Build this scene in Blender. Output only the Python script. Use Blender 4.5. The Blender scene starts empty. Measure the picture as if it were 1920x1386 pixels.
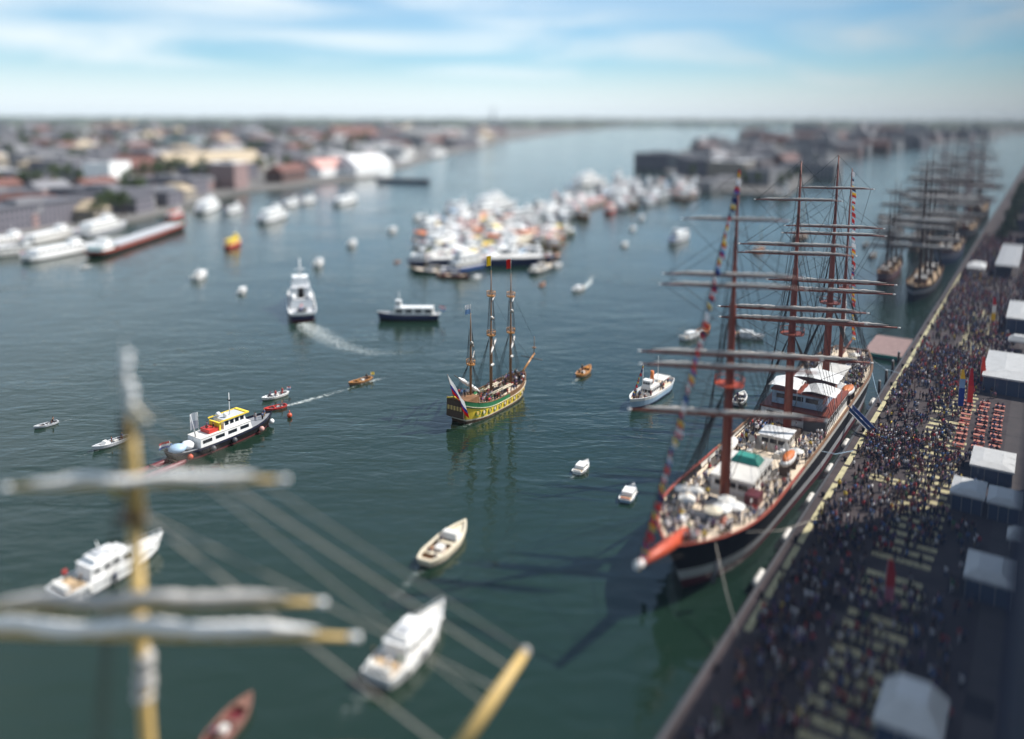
import bpy, math, random
import numpy as np
from mathutils import Vector, Matrix, Euler
R = math.radians
rnd = random.Random(11)
scene = bpy.context.scene
col = scene.collection

# ------------------------------------------------------------------ camera
CAM_H = 64.0
FPX = 1500.0                       # focal length in photograph pixels (1920 wide)
PITCH, ROLL = 7.6, 0.25
cam_data = bpy.data.cameras.new('camera')
cam = bpy.data.objects.new('camera', cam_data)
col.objects.link(cam)
cam.location = (0, 0, CAM_H)
CAM_ROT = Matrix.Rotation(R(90 - PITCH), 3, 'X') @ Matrix.Rotation(R(ROLL), 3, 'Z')
cam.rotation_euler = CAM_ROT.to_euler()
cam_data.sensor_fit = 'HORIZONTAL'
cam_data.sensor_width = 360.0
cam_data.lens = 360.0 * FPX / 1920.0
cam_data.shift_y = -(693 - 422) / 1920.0      # rising-back view camera: verticals nearly parallel
cam_data.clip_start = 0.5
cam_data.clip_end = 60000
cam_data.dof.use_dof = True
cam_data.dof.focus_distance = 163.0
cam_data.dof.aperture_fstop = 0.113
cam_data.dof.aperture_blades = 0
scene.camera = cam

# ------------------------------------------------------------------ sun and sky
SUN_EL = 47.0
SUN_DIR = Vector((0.945, 0.327, 0.0)).normalized()      # horizontal direction towards the sun
world = bpy.data.worlds.new('World')
scene.world = world
world.use_nodes = True
wn, wl = world.node_tree.nodes, world.node_tree.links
wn.clear()
w_out = wn.new('ShaderNodeOutputWorld')
w_bg = wn.new('ShaderNodeBackground')
w_bg.inputs['Strength'].default_value = 0.095
sky = wn.new('ShaderNodeTexSky')
sky.sky_type = 'NISHITA'
sky.sun_disc = False
sky.sun_elevation = R(SUN_EL)
sky.sun_rotation = math.atan2(SUN_DIR.x, SUN_DIR.y)
sky.altitude = 60
sky.air_density = 1.0
sky.dust_density = 0.15
sky.ozone_density = 3.0
# cirrus: streaks of cloud over the whole sky
w_tc = wn.new('ShaderNodeTexCoord')
w_sep = wn.new('ShaderNodeSeparateXYZ')
wl.new(w_tc.outputs['Generated'], w_sep.inputs[0])
w_add = wn.new('ShaderNodeMath'); w_add.operation = 'ADD'; w_add.inputs[1].default_value = 0.10
w_abs = wn.new('ShaderNodeMath'); w_abs.operation = 'ABSOLUTE'
wl.new(w_sep.outputs['Z'], w_abs.inputs[0]); wl.new(w_abs.outputs[0], w_add.inputs[0])
w_dx = wn.new('ShaderNodeMath'); w_dx.operation = 'DIVIDE'
w_dy = wn.new('ShaderNodeMath'); w_dy.operation = 'DIVIDE'
wl.new(w_sep.outputs['X'], w_dx.inputs[0]); wl.new(w_add.outputs[0], w_dx.inputs[1])
wl.new(w_sep.outputs['Y'], w_dy.inputs[0]); wl.new(w_add.outputs[0], w_dy.inputs[1])
w_comb = wn.new('ShaderNodeCombineXYZ')
wl.new(w_dx.outputs[0], w_comb.inputs['X']); wl.new(w_dy.outputs[0], w_comb.inputs['Y'])
w_map = wn.new('ShaderNodeMapping')
w_map.inputs['Rotation'].default_value = (0, 0, R(22))
w_map.inputs['Scale'].default_value = (0.62, 0.85, 1)
w_map.inputs['Location'].default_value = (1.3, 0.35, 0)
wl.new(w_comb.outputs[0], w_map.inputs[0])
w_no = wn.new('ShaderNodeTexNoise')
w_no.inputs['Scale'].default_value = 0.95
w_no.inputs['Detail'].default_value = 7
w_no.inputs['Roughness'].default_value = 0.52
w_no.inputs['Distortion'].default_value = 0.7
wl.new(w_map.outputs[0], w_no.inputs['Vector'])
w_rmp = wn.new('ShaderNodeMapRange')
w_rmp.inputs['From Min'].default_value = 0.34
w_rmp.inputs['From Max'].default_value = 0.74
w_rmp.inputs['To Min'].default_value = 0.12
w_rmp.inputs['To Max'].default_value = 0.86
w_rmp.interpolation_type = 'SMOOTHSTEP'
wl.new(w_no.outputs['Fac'], w_rmp.inputs['Value'])
w_mix = wn.new('ShaderNodeMix'); w_mix.data_type = 'RGBA'
w_veil = wn.new('ShaderNodeMapRange'); w_veil.interpolation_type = 'SMOOTHSTEP'
w_veil.inputs['From Min'].default_value = 0.0; w_veil.inputs['From Max'].default_value = 0.095
w_veil.inputs['To Min'].default_value = 0.95; w_veil.inputs['To Max'].default_value = 0.0
wl.new(w_abs.outputs[0], w_veil.inputs['Value'])
w_max = wn.new('ShaderNodeMath'); w_max.operation = 'MAXIMUM'
wl.new(w_rmp.outputs[0], w_max.inputs[0]); wl.new(w_veil.outputs[0], w_max.inputs[1])
wl.new(w_max.outputs[0], w_mix.inputs['Factor'])
w_mix.inputs['B'].default_value = (6.6, 7.15, 7.35, 1)
# a slight polariser tint, and the pale veil that whitens the sky towards the horizon all round
w_tint = wn.new('ShaderNodeVectorMath'); w_tint.operation = 'MULTIPLY'; w_tint.inputs[1].default_value = (0.48, 0.78, 0.93)
wl.new(sky.outputs[0], w_tint.inputs[0]); wl.new(w_tint.outputs[0], w_mix.inputs['A'])
wl.new(w_mix.outputs['Result'], w_bg.inputs['Color'])
wl.new(w_bg.outputs[0], w_out.inputs['Surface'])

sun_data = bpy.data.lights.new('sun', 'SUN')
sun_data.energy = 5.0
sun_data.angle = R(0.53)
sun_data.color = (1.0, 0.95, 0.88)
sun = bpy.data.objects.new('sun', sun_data)
col.objects.link(sun)
sd = Vector((SUN_DIR.x * math.cos(R(SUN_EL)), SUN_DIR.y * math.cos(R(SUN_EL)), math.sin(R(SUN_EL))))
sun.rotation_euler = sd.to_track_quat('Z', 'Y').to_euler()
sun.location = (200, 200, 300)

vs = scene.view_settings
vs.view_transform = 'Standard'
vs.look = 'None'
vs.exposure = 0.64
vs.gamma = 1.0
vs.use_curve_mapping = False
scene.render.film_transparent = False
scene.cycles.use_denoising = True
scene.cycles.max_bounces = 6
scene.cycles.transparent_max_bounces = 8

# ------------------------------------------------------------------ helpers
def ray(px, py):
    return CAM_ROT @ Vector(((px - 960) / FPX, -(py - 422) / FPX, -1))
def G(px, py, z=0.0):
    """point of the place at height z seen at that pixel of the photograph"""
    d = ray(px, py)
    return Vector((0, 0, CAM_H)) + d * ((z - CAM_H) / d.z)
def P(px, py, D):
    d = ray(px, py)
    return Vector((0, 0, CAM_H)) + d * (D / d.y)
def heading(px, py, dx, dy):
    a, b = G(px, py), G(px + dx, py + dy)
    return math.atan2(b.y - a.y, b.x - a.x)
def S(r, g, b):
    f = lambda c: (c / 12.92) if c <= 0.04045 else ((c + 0.055) / 1.055) ** 2.4
    return (f(r / 255), f(g / 255), f(b / 255))

MATS = {}
def mat(name, rgb=None, rough=0.55, metal=0.0, var=0.12, scale=0.6, bump=0.0, bscale=8.0, coat=0.0):
    if name in MATS: return MATS[name]
    m = bpy.data.materials.new(name)
    m.use_nodes = True
    n, l = m.node_tree.nodes, m.node_tree.links
    b = n['Principled BSDF']
    b.inputs['Roughness'].default_value = rough
    b.inputs['Metallic'].default_value = metal
    b.inputs['Coat Weight'].default_value = coat
    if max(rgb) < .05 and rough > .3: b.inputs['Specular IOR Level'].default_value = .15
    tc = n.new('ShaderNodeTexCoord')
    no = n.new('ShaderNodeTexNoise'); no.inputs['Scale'].default_value = scale
    no.inputs['Detail'].default_value = 5; no.inputs['Roughness'].default_value = 0.65
    l.new(tc.outputs['Object'], no.inputs['Vector'])
    mr = n.new('ShaderNodeMapRange')
    mr.inputs['From Min'].default_value = 0.3; mr.inputs['From Max'].default_value = 0.7
    mr.inputs['To Min'].default_value = 1 - var; mr.inputs['To Max'].default_value = 1 + var * 0.6
    l.new(no.outputs['Fac'], mr.inputs['Value'])
    vm = n.new('ShaderNodeVectorMath'); vm.operation = 'SCALE'
    vm.inputs[0].default_value = rgb
    l.new(mr.outputs[0], vm.inputs['Scale'])
    l.new(vm.outputs[0], b.inputs['Base Color'])
    if bump > 0:
        n2 = n.new('ShaderNodeTexNoise'); n2.inputs['Scale'].default_value = bscale
        n2.inputs['Detail'].default_value = 4
        l.new(tc.outputs['Object'], n2.inputs['Vector'])
        bp = n.new('ShaderNodeBump'); bp.inputs['Strength'].default_value = bump
        bp.inputs['Distance'].default_value = 0.1
        l.new(n2.outputs['Fac'], bp.inputs['Height'])
        l.new(bp.outputs[0], b.inputs['Normal'])
    MATS[name] = m
    return m
for nm, c, r in [
    ('white', (0.78, 0.78, 0.77), 0.4), ('offwhite', (0.66, 0.64, 0.6), 0.5), ('cream', (0.62, 0.55, 0.42), 0.55),
    ('lightgrey', (0.45, 0.46, 0.48), 0.5), ('grey', (0.22, 0.23, 0.25), 0.55), ('darkgrey', (0.07, 0.072, 0.08), 0.5),
    ('black', (0.012, 0.012, 0.014), 0.8), ('navy', (0.015, 0.022, 0.07), 0.4), ('blue', (0.03, 0.09, 0.3), 0.45),
    ('paleblue', (0.33, 0.47, 0.62), 0.45), ('red', (0.5, 0.035, 0.025), 0.45), ('orangered', (0.48, 0.07, 0.025), 0.5), ('railred', (0.3, 0.055, 0.03), 0.5), ('weathersail', (0.52, 0.49, 0.46), 0.9),
    ('orange', (0.62, 0.17, 0.03), 0.5), ('yellow', (0.8, 0.58, 0.05), 0.5), ('buff', (0.52, 0.36, 0.13), 0.55),
    ('mastbrown', (0.23, 0.05, 0.025), 0.5), ('wood', (0.2, 0.1, 0.045), 0.55), ('darkwood', (0.06, 0.035, 0.022), 0.6),
    ('varnish', (0.45, 0.2, 0.05), 0.35), ('teak', (0.42, 0.3, 0.18), 0.7), ('deck', (0.72, 0.6, 0.46), 0.75),
    ('green', (0.02, 0.17, 0.07), 0.5), ('teal', (0.02, 0.25, 0.2), 0.6), ('maroon', (0.11, 0.015, 0.02), 0.5),
    ('rope', (0.03, 0.026, 0.023), 0.9), ('paleRope', (0.3, 0.28, 0.25), 0.9), ('sail', (0.84, 0.83, 0.81), 0.85),
    ('greysail', (0.46, 0.44, 0.42), 0.9), ('window', (0.012, 0.016, 0.022), 0.08), ('pink', (0.5, 0.28, 0.25), 0.7),
    ('salmon', (0.55, 0.2, 0.14), 0.65), ('concrete', (0.3, 0.28, 0.26), 0.85), ('brick', (0.2, 0.1, 0.075), 0.85),
    ('redroof', (0.13, 0.055, 0.045), 0.8), ('darkroof', (0.09, 0.09, 0.105), 0.8), ('greyroof', (0.17, 0.17, 0.185), 0.75),
    ('whiteroof', (0.62, 0.62, 0.63), 0.6), ('tealroof', (0.12, 0.33, 0.34), 0.6), ('tanroof', (0.38, 0.31, 0.22), 0.8),
    ('skin', (0.42, 0.23, 0.15), 0.6), ('hair', (0.035, 0.022, 0.014), 0.7), ('fairhair', (0.25, 0.16, 0.07), 0.7),
    ('denim', (0.03, 0.05, 0.11), 0.85), ('khaki', (0.26, 0.2, 0.12), 0.85), ('purple', (0.09, 0.05, 0.16), 0.8),
    ('tshirtblue', (0.08, 0.16, 0.36), 0.85), ('tshirtgreen', (0.06, 0.16, 0.07), 0.85), ('tshirtred', (0.42, 0.03, 0.035), 0.85),
    ('tshirtpink', (0.45, 0.2, 0.24), 0.85), ('tshirtwhite', (0.68, 0.68, 0.7), 0.85), ('tshirtgrey', (0.2, 0.2, 0.22), 0.85),
    ('glassblue', (0.05, 0.08, 0.14), 0.12), ('marking', (0.58, 0.52, 0.3), 0.75), ('edgeyellow', (0.54, 0.5, 0.3), 0.75),
]:
    mat(nm, c, r)
MATS.pop('marking'); MATS.pop('edgeyellow')
def worn(name, rgb, under, cover):
    m = mat(name, rgb, .8, var=.3, scale=.5)
    n, l = m.node_tree.nodes, m.node_tree.links
    b = n['Principled BSDF']; src = b.inputs['Base Color'].links[0].from_socket
    tc = n.new('ShaderNodeTexCoord'); no = n.new('ShaderNodeTexNoise'); no.inputs['Scale'].default_value = 1.7; no.inputs['Detail'].default_value = 6; no.inputs['Roughness'].default_value = .7
    l.new(tc.outputs['Object'], no.inputs['Vector'])
    mr = n.new('ShaderNodeMapRange'); mr.inputs['From Min'].default_value = cover; mr.inputs['From Max'].default_value = cover + .08
    l.new(no.outputs['Fac'], mr.inputs['Value'])
    mx = n.new('ShaderNodeMix'); mx.data_type = 'RGBA'; l.new(mr.outputs[0], mx.inputs['Factor']); l.new(src, mx.inputs['A']); mx.inputs['B'].default_value = (*under, 1)
    l.new(mx.outputs['Result'], b.inputs['Base Color'])
worn('marking', (0.6, 0.53, 0.3), (.06, .05, .048), .55)
worn('edgeyellow', (0.56, 0.51, 0.3), (.07, .06, .055), .6)
mat('asphalt', (0.055, 0.039, 0.04), 0.85, var=0.55, scale=0.22, bump=0.3)
mat('paving', (0.075, 0.062, 0.06), 0.85, var=0.25, scale=0.3, bump=0.2)
mat('bankground', (0.13, 0.125, 0.12), 0.9, var=0.5, scale=0.012)
mat('grass', (0.06, 0.09, 0.025), 0.95, var=0.4, scale=0.03)
mat('bark', (0.07, 0.05, 0.035), 0.9, var=0.4, scale=3)
mat('leaf', (0.045, 0.075, 0.022), 0.8, var=0.45, scale=0.35)
mat('farleaf', (0.035, 0.055, 0.03), 0.9, var=0.4, scale=0.01)

def cloth(name, rgb):
    m = bpy.data.materials.new('cloth_' + name); m.use_nodes = True
    n, l = m.node_tree.nodes, m.node_tree.links
    b = n['Principled BSDF']; b.inputs['Base Color'].default_value = (*rgb, 1); b.inputs['Roughness'].default_value = .9
    t = n.new('ShaderNodeBsdfTranslucent'); t.inputs['Color'].default_value = (*rgb, 1)
    mx = n.new('ShaderNodeMixShader'); mx.inputs[0].default_value = .5
    l.new(b.outputs[0], mx.inputs[1]); l.new(t.outputs[0], mx.inputs[2]); l.new(mx.outputs[0], n['Material Output'].inputs['Surface'])
    MATS['c_' + name] = m
for nm, c in [('red', (.6, .03, .025)), ('orangered', (.7, .09, .03)), ('yellow', (.8, .6, .04)), ('white', (.8, .8, .8)), ('tshirtwhite', (.75, .75, .78)), ('blue', (.03, .1, .42)), ('navy', (.02, .03, .14)), ('paleblue', (.35, .5, .68)), ('pink', (.6, .22, .3)), ('lightgrey', (.5, .5, .55))]:
    cloth(nm, c)
def C_(names): return ['c_' + n if 'c_' + n in MATS else n for n in names]

class MB:
    def __init__(s):
        s.v, s.f, s.m, s.sm = [], [], [], []
    def add(s, vs_, fs_, mi=0, smooth=False):
        o = len(s.v); s.v += [tuple(v) for v in vs_]
        for f in fs_:
            s.f.append([i + o for i in f]); s.m.append(mi); s.sm.append(smooth)
        return s
    def box(s, x0, x1, y0, y1, z0, z1, mi=0, tx0=0, tx1=0, ty=0):
        """box whose top is drawn in by tx0 (aft), tx1 (fore), ty (sides)"""
        v = [(x0, y0, z0), (x1, y0, z0), (x1, y1, z0), (x0, y1, z0),
             (x0 + tx0, y0 + ty, z1), (x1 - tx1, y0 + ty, z1), (x1 - tx1, y1 - ty, z1), (x0 + tx0, y1 - ty, z1)]
        return s.add(v, [(3, 2, 1, 0), (4, 5, 6, 7), (0, 1, 5, 4), (1, 2, 6, 5), (2, 3, 7, 6), (3, 0, 4, 7)], mi)
    def tube(s, pts, rads, n=8, mi=0, caps=True, smooth=True):
        pts = [Vector(p) for p in pts]
        if not isinstance(rads, (list, tuple)): rads = [rads] * len(pts)
        rings = []
        for i, p in enumerate(pts):
            d = (pts[min(i + 1, len(pts) - 1)] - pts[max(i - 1, 0)])
            if d.length < 1e-6: d = Vector((0, 0, 1))
            d.normalize()
            up = Vector((0, 0, 1)) if abs(d.z) < 0.95 else Vector((1, 0, 0))
            a = d.cross(up).normalized(); b = d.cross(a)
            rings.append([p + (a * math.cos(2 * math.pi * k / n) + b * math.sin(2 * math.pi * k / n)) * rads[i] for k in range(n)])
        vv = [v for r_ in rings for v in r_]
        ff = []
        for i in range(len(pts) - 1):
            for k in range(n):
                ff.append((i * n + k, i * n + (k + 1) % n, (i + 1) * n + (k + 1) % n, (i + 1) * n + k))
        s.add(vv, ff, mi, smooth)
        if caps and n > 2:
            o = len(s.v) - len(vv)
            s.f.append([o + k for k in range(n)][::-1]); s.m.append(mi); s.sm.append(False)
            e = o + (len(pts) - 1) * n
            s.f.append([e + k for k in range(n)]); s.m.append(mi); s.sm.append(False)
        return s
    def ball(s, c, r, n=8, mi=0, sq=(1, 1, 1)):
        vv, ff = [], []
        rows = max(3, n // 2)
        for i in range(rows + 1):
            th = math.pi * i / rows
            for k in range(n):
                ph = 2 * math.pi * k / n
                vv.append((c[0] + r * sq[0] * math.sin(th) * math.cos(ph), c[1] + r * sq[1] * math.sin(th) * math.sin(ph), c[2] + r * sq[2] * math.cos(th)))
        for i in range(rows):
            for k in range(n):
                ff.append((i * n + k, (i + 1) * n + k, (i + 1) * n + (k + 1) % n, i * n + (k + 1) % n))
        return s.add(vv, ff, mi, True)
    def sheet(s, pts, mi=0):
        return s.add(pts, [tuple(range(len(pts)))], mi)
    def prism(s, pts, z0, z1, mi=0, top=None):
        n = len(pts)
        v = [(p[0], p[1], z0) for p in pts] + [(p[0], p[1], z1) for p in pts]
        s.add(v, [tuple(range(n))[::-1]] + [(i, (i + 1) % n, n + (i + 1) % n, n + i) for i in range(n)], mi)
        return s.add([(p[0], p[1], z1) for p in pts], [tuple(range(n))], mi if top is None else top)
    def mesh(s, name, mats):
        me = bpy.data.meshes.new(name)
        me.from_pydata(s.v, [], s.f)
        for m_ in (mats if isinstance(mats, (list, tuple)) else [mats]):
            me.materials.append(MATS[m_] if isinstance(m_, str) else m_)
        me.polygons.foreach_set('material_index', s.m)
        me.polygons.foreach_set('use_smooth', s.sm)
        me.update()
        return me
    def build(s, name, mats, parent=None):
        return link(name, s.mesh(name, mats), parent)

def link(name, me, parent=None):
    o = bpy.data.objects.new(name, me)
    col.objects.link(o)
    if parent is not None: o.parent = parent
    return o
def tag(o, label, cat, group=None):
    o['label'] = label; o['category'] = cat
    if group: o['group'] = group
    return o
def struct(o, label=None):
    o['kind'] = 'structure'
    if label: o['label'] = label
    return o
def root(name, loc, ang, label, cat, group=None):
    o = bpy.data.objects.new(name, None)
    o.empty_display_size = 0.5
    col.objects.link(o)
    o.location = loc; o.rotation_euler = (0, 0, ang)
    return tag(o, label, cat, group)
def copy_tree(src, parent=None):
    c = src.copy(); col.objects.link(c); c.parent = parent
    for ch in src.children: copy_tree(ch, c)
    return c
def place_copy(src, loc, ang, label, group=None, sc=1.0):
    c = copy_tree(src)
    c.location = loc; c.rotation_euler = (0, 0, ang); c.scale = (sc, sc, sc)
    c['label'] = label
    if group: c['group'] = group
    return c

# ---- hull: stations from stern (0) to bow (1), x forward, z=0 is the waterline
class Hull:
    def __init__(h, L, B, fb, fm, fs, draft=1.0, sb=0.6, pb=2.0, tr=0.6, ss=0.25, flare=0.35, rake=0.05, srake=0.03):
        h.__dict__.update(locals())
    def w(h, s):
        f = 1.0
        if s > h.sb: f = max(0.0, 1 - ((s - h.sb) / (1 - h.sb)) ** h.pb)
        if s < h.ss: f = h.tr + (1 - h.tr) * (1 - ((h.ss - s) / h.ss) ** 2)
        return f * h.B / 2
    def z(h, s):
        return h.fm + (h.fb - h.fm) * max(0, (s - .42) / .58) ** 2 + (h.fs - h.fm) * max(0, (.42 - s) / .42) ** 2
    def x(h, s, hf=1.0):
        bow = max(0, (s - .7) / .3) ** 2; st = max(0, (.3 - s) / .3) ** 2
        return (s - .5) * h.L + (hf - 1) * h.L * (h.rake * bow - h.srake * st)
    def stations(h, n=18):
        return [0.5 - 0.5 * math.cos(math.pi * i / n) for i in range(n + 1)]
    def side(h, s, hf):
        """half width at height fraction hf of the topsides"""
        bow = max(0, (s - .55) / .45); st = max(0, (.25 - s) / .25)
        return h.w(s) * (1 - h.flare * (1 - hf) * (bow + .5 * st)) * (0.93 + 0.07 * hf)
    def shell(h, rows, mats, name='hull', parent=None, n=18, top_mid=None):
        """rows: [(height fraction, material index of the strake below it)]"""
        mb = MB()
        hs = [(-1, .05), (-.5, .75)] + [(f, None) for f, _ in [(0, 0)] + rows]
        S_ = h.stations(n)
        rings = []
        for s in S_:
            ring = []
            for hf, k in hs:
                if hf < 0:
                    ring.append((h.x(s, 0), h.side(s, 0) * k, hf * h.draft))
                else:
                    ring.append((h.x(s, hf), h.side(s, hf), hf * h.z(s)))
            rings.append(ring)
        nr = len(hs)
        mi = [0, 0] + [m for _, m in rows]
        for sg in (1, -1):
            for i in range(len(S_) - 1):
                for j in range(nr - 1):
                    a, b, c, d = rings[i][j], rings[i + 1][j], rings[i + 1][j + 1], rings[i][j + 1]
                    q = [(p[0], p[1] * sg, p[2]) for p in (a, b, c, d)]
                    m_ = mi[j]
                    if top_mid is not None and j == nr - 2 and top_mid[0] < S_[i] < top_mid[1]: m_ = top_mid[2]
                    mb.add(q if sg < 0 else q[::-1], [(0, 1, 2, 3)], m_, False)
        for j in range(nr - 1):
            a, b = rings[0][j], rings[0][j + 1]
            mb.add([(a[0], a[1], a[2]), (b[0], b[1], b[2]), (b[0], -b[1], b[2]), (a[0], -a[1], a[2])], [(0, 1, 2, 3)], mi[j])
        return mb.build(name, mats, parent)
    def deck(h, bul, mat_, name='deck', parent=None, n=18, s0=0.0, s1=1.0, flat=None):
        mb = MB()
        S_ = [s0 + (s1 - s0) * s for s in h.stations(n)]
        L_ = []
        for s in S_:
            z = (h.z(s) - bul) if flat is None else flat
            hf = max(0, min(1, z / h.z(s)))
            L_.append((h.x(s, hf), h.side(s, hf) * .985, z))
        for i in range(len(S_) - 1):
            a, b = L_[i], L_[i + 1]
            mb.sheet([(a[0], -a[1], a[2]), (b[0], -b[1], b[2]), (b[0], b[1], b[2]), (a[0], a[1], a[2])])
        return mb.build(name, mat_, parent)
    def rail(h, wd, th, mat_, name='rail', parent=None, n=18, dz=0.0, s0=0.0, s1=1.0, sides=(1, -1), stern=True):
        mb = MB()
        S_ = [s0 + (s1 - s0) * s for s in h.stations(n)]
        for sg in sides:
            for i in range(len(S_) - 1):
                q = []
                for s in (S_[i], S_[i + 1]):
                    x, y, z = h.x(s), h.w(s), h.z(s) + dz
                    q.append(((x, sg * (y + .02), z), (x, sg * max(0, y - wd), z), (x, sg * max(0, y - wd), z + th), (x, sg * (y + .02), z + th)))
                v = list(q[0]) + list(q[1])
                mb.add(v, [(0, 1, 5, 4), (1, 2, 6, 5), (2, 3, 7, 6), (3, 0, 4, 7), (0, 3, 2, 1), (4, 5, 6, 7)])
        if stern and s0 == 0:
            x, y, z = h.x(0), h.w(0), h.z(0) + dz
            mb.box(x - .02, x + wd, -y, y, z + .003, z + th + .003)
        return mb.build(name, mat_, parent)

def cabin(parent, x0, x1, w, z0, z1, m='white', roof='white', nwin=0, tf=0.15, ta=0.05, name='cabin', wz=(.45, .8), front=True, over=.08, ty=.06, roof_name='roof'):
    """a deckhouse with its own roof and each window pane"""
    hgt = z1 - z0
    c = MB().box(x0, x1, -w / 2, w / 2, z0, z1, 0, ta * hgt, tf * hgt, ty * hgt).build(name, m, parent)
    xa, xb = x0 + ta * hgt, x1 - tf * hgt
    MB().box(xa - over, xb + over, -w / 2 + ty * hgt - over, w / 2 - ty * hgt + over, z1 + .003, z1 + .07 + .02 * w).build(roof_name, roof, c)
    if nwin:
        za, zb = z0 + wz[0] * hgt, z0 + wz[1] * hgt
        step = (xb - xa) / nwin
        for sg in (1, -1):
            for i in range(nwin):
                a, b = xa + step * (i + .14), xa + step * (i + .86)
                ya, yb = w / 2 - ty * hgt * wz[0] + .012, w / 2 - ty * hgt * wz[1] + .012
                MB().add([(a, sg * ya, za), (b, sg * ya, za), (b, sg * yb, zb), (a, sg * yb, zb),
                          (a, sg * (ya - .06), za), (b, sg * (ya - .06), za), (b, sg * (yb - .06), zb), (a, sg * (yb - .06), zb)],
                         [(0, 1, 2, 3), (0, 4, 5, 1), (1, 5, 6, 2), (2, 6, 7, 3), (3, 7, 4, 0)]).build('window', 'window', c)
        if front:
            xf0, xf1 = x1 - tf * hgt * wz[0] + .012, x1 - tf * hgt * wz[1] + .012
            for k in (-1, 0, 1):
                ya, yb = (k - .42) * w * .29, (k + .42) * w * .29
                MB().add([(xf0, ya, za), (xf0, yb, za), (xf1, yb, zb), (xf1, ya, zb),
                          (xf0 - .06, ya, za), (xf0 - .06, yb, za), (xf1 - .06, yb, zb), (xf1 - .06, ya, zb)],
                         [(0, 1, 2, 3), (0, 4, 5, 1), (1, 5, 6, 2), (2, 6, 7, 3), (3, 7, 4, 0)]).build('windscreen', 'window', c)
    return c

def flag(parent, base, h, w, fh, cols, ang=2.6, name='flag', pole='offwhite', pr=.03, waves=True):
    """a staff with a waving flag of horizontal bands"""
    st = MB().tube([base, (base[0], base[1], base[2] + h)], pr, 6).build(name + '_staff', pole, parent)
    mb = MB()
    n = 6
    for b in range(len(cols)):
        z1 = base[2] + h - fh * b / len(cols); z0 = base[2] + h - fh * (b + 1) / len(cols)
        for i in range(n):
            q = []
            for k in (i, i + 1):
                t = k / n
                off = .12 * w * math.sin(t * 7.0) * t
                q.append((base[0] + math.cos(ang) * w * t - math.sin(ang) * off, base[1] + math.sin(ang) * w * t + math.cos(ang) * off, -.18 * w * t * t))
            for sd_ in (0, 1):
                o_ = .012 * sd_
                mb.add([(q[0][0], q[0][1] + o_, z0 + q[0][2]), (q[1][0], q[1][1] + o_, z0 + q[1][2]), (q[1][0], q[1][1] + o_, z1 + q[1][2]), (q[0][0], q[0][1] + o_, z1 + q[0][2])],
                       [(0, 1, 2, 3)] if sd_ else [(3, 2, 1, 0)], b, True)
    mb.build(name, C_(cols), st)
    return st

# ---- furled sail: a lumpy roll lashed to a spar
def sausage(a, b, r, rng, lump=.25, n=30, sides=8, off=(0, 0, 0), wave=0.0):
    a, b = Vector(a) + Vector(off), Vector(b) + Vector(off)
    pts, rads = [], []
    for i in range(n + 1):
        t = i / n
        end = min(1, 6 * t, 6 * (1 - t)) ** .6
        pts.append(a.lerp(b, t) + Vector((0, 0, rng.uniform(-.3, .3) * r * lump + wave * r * math.sin(t * 17 + r * 9) * (.6 + .4 * math.sin(t * 5)))))
        rads.append(max(.04, r * end * (1 + lump * math.sin(i * 2.1 + rng.random()) * .5 + rng.uniform(-.5, .5) * lump)))
    return MB().tube(pts, rads, sides)

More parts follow.
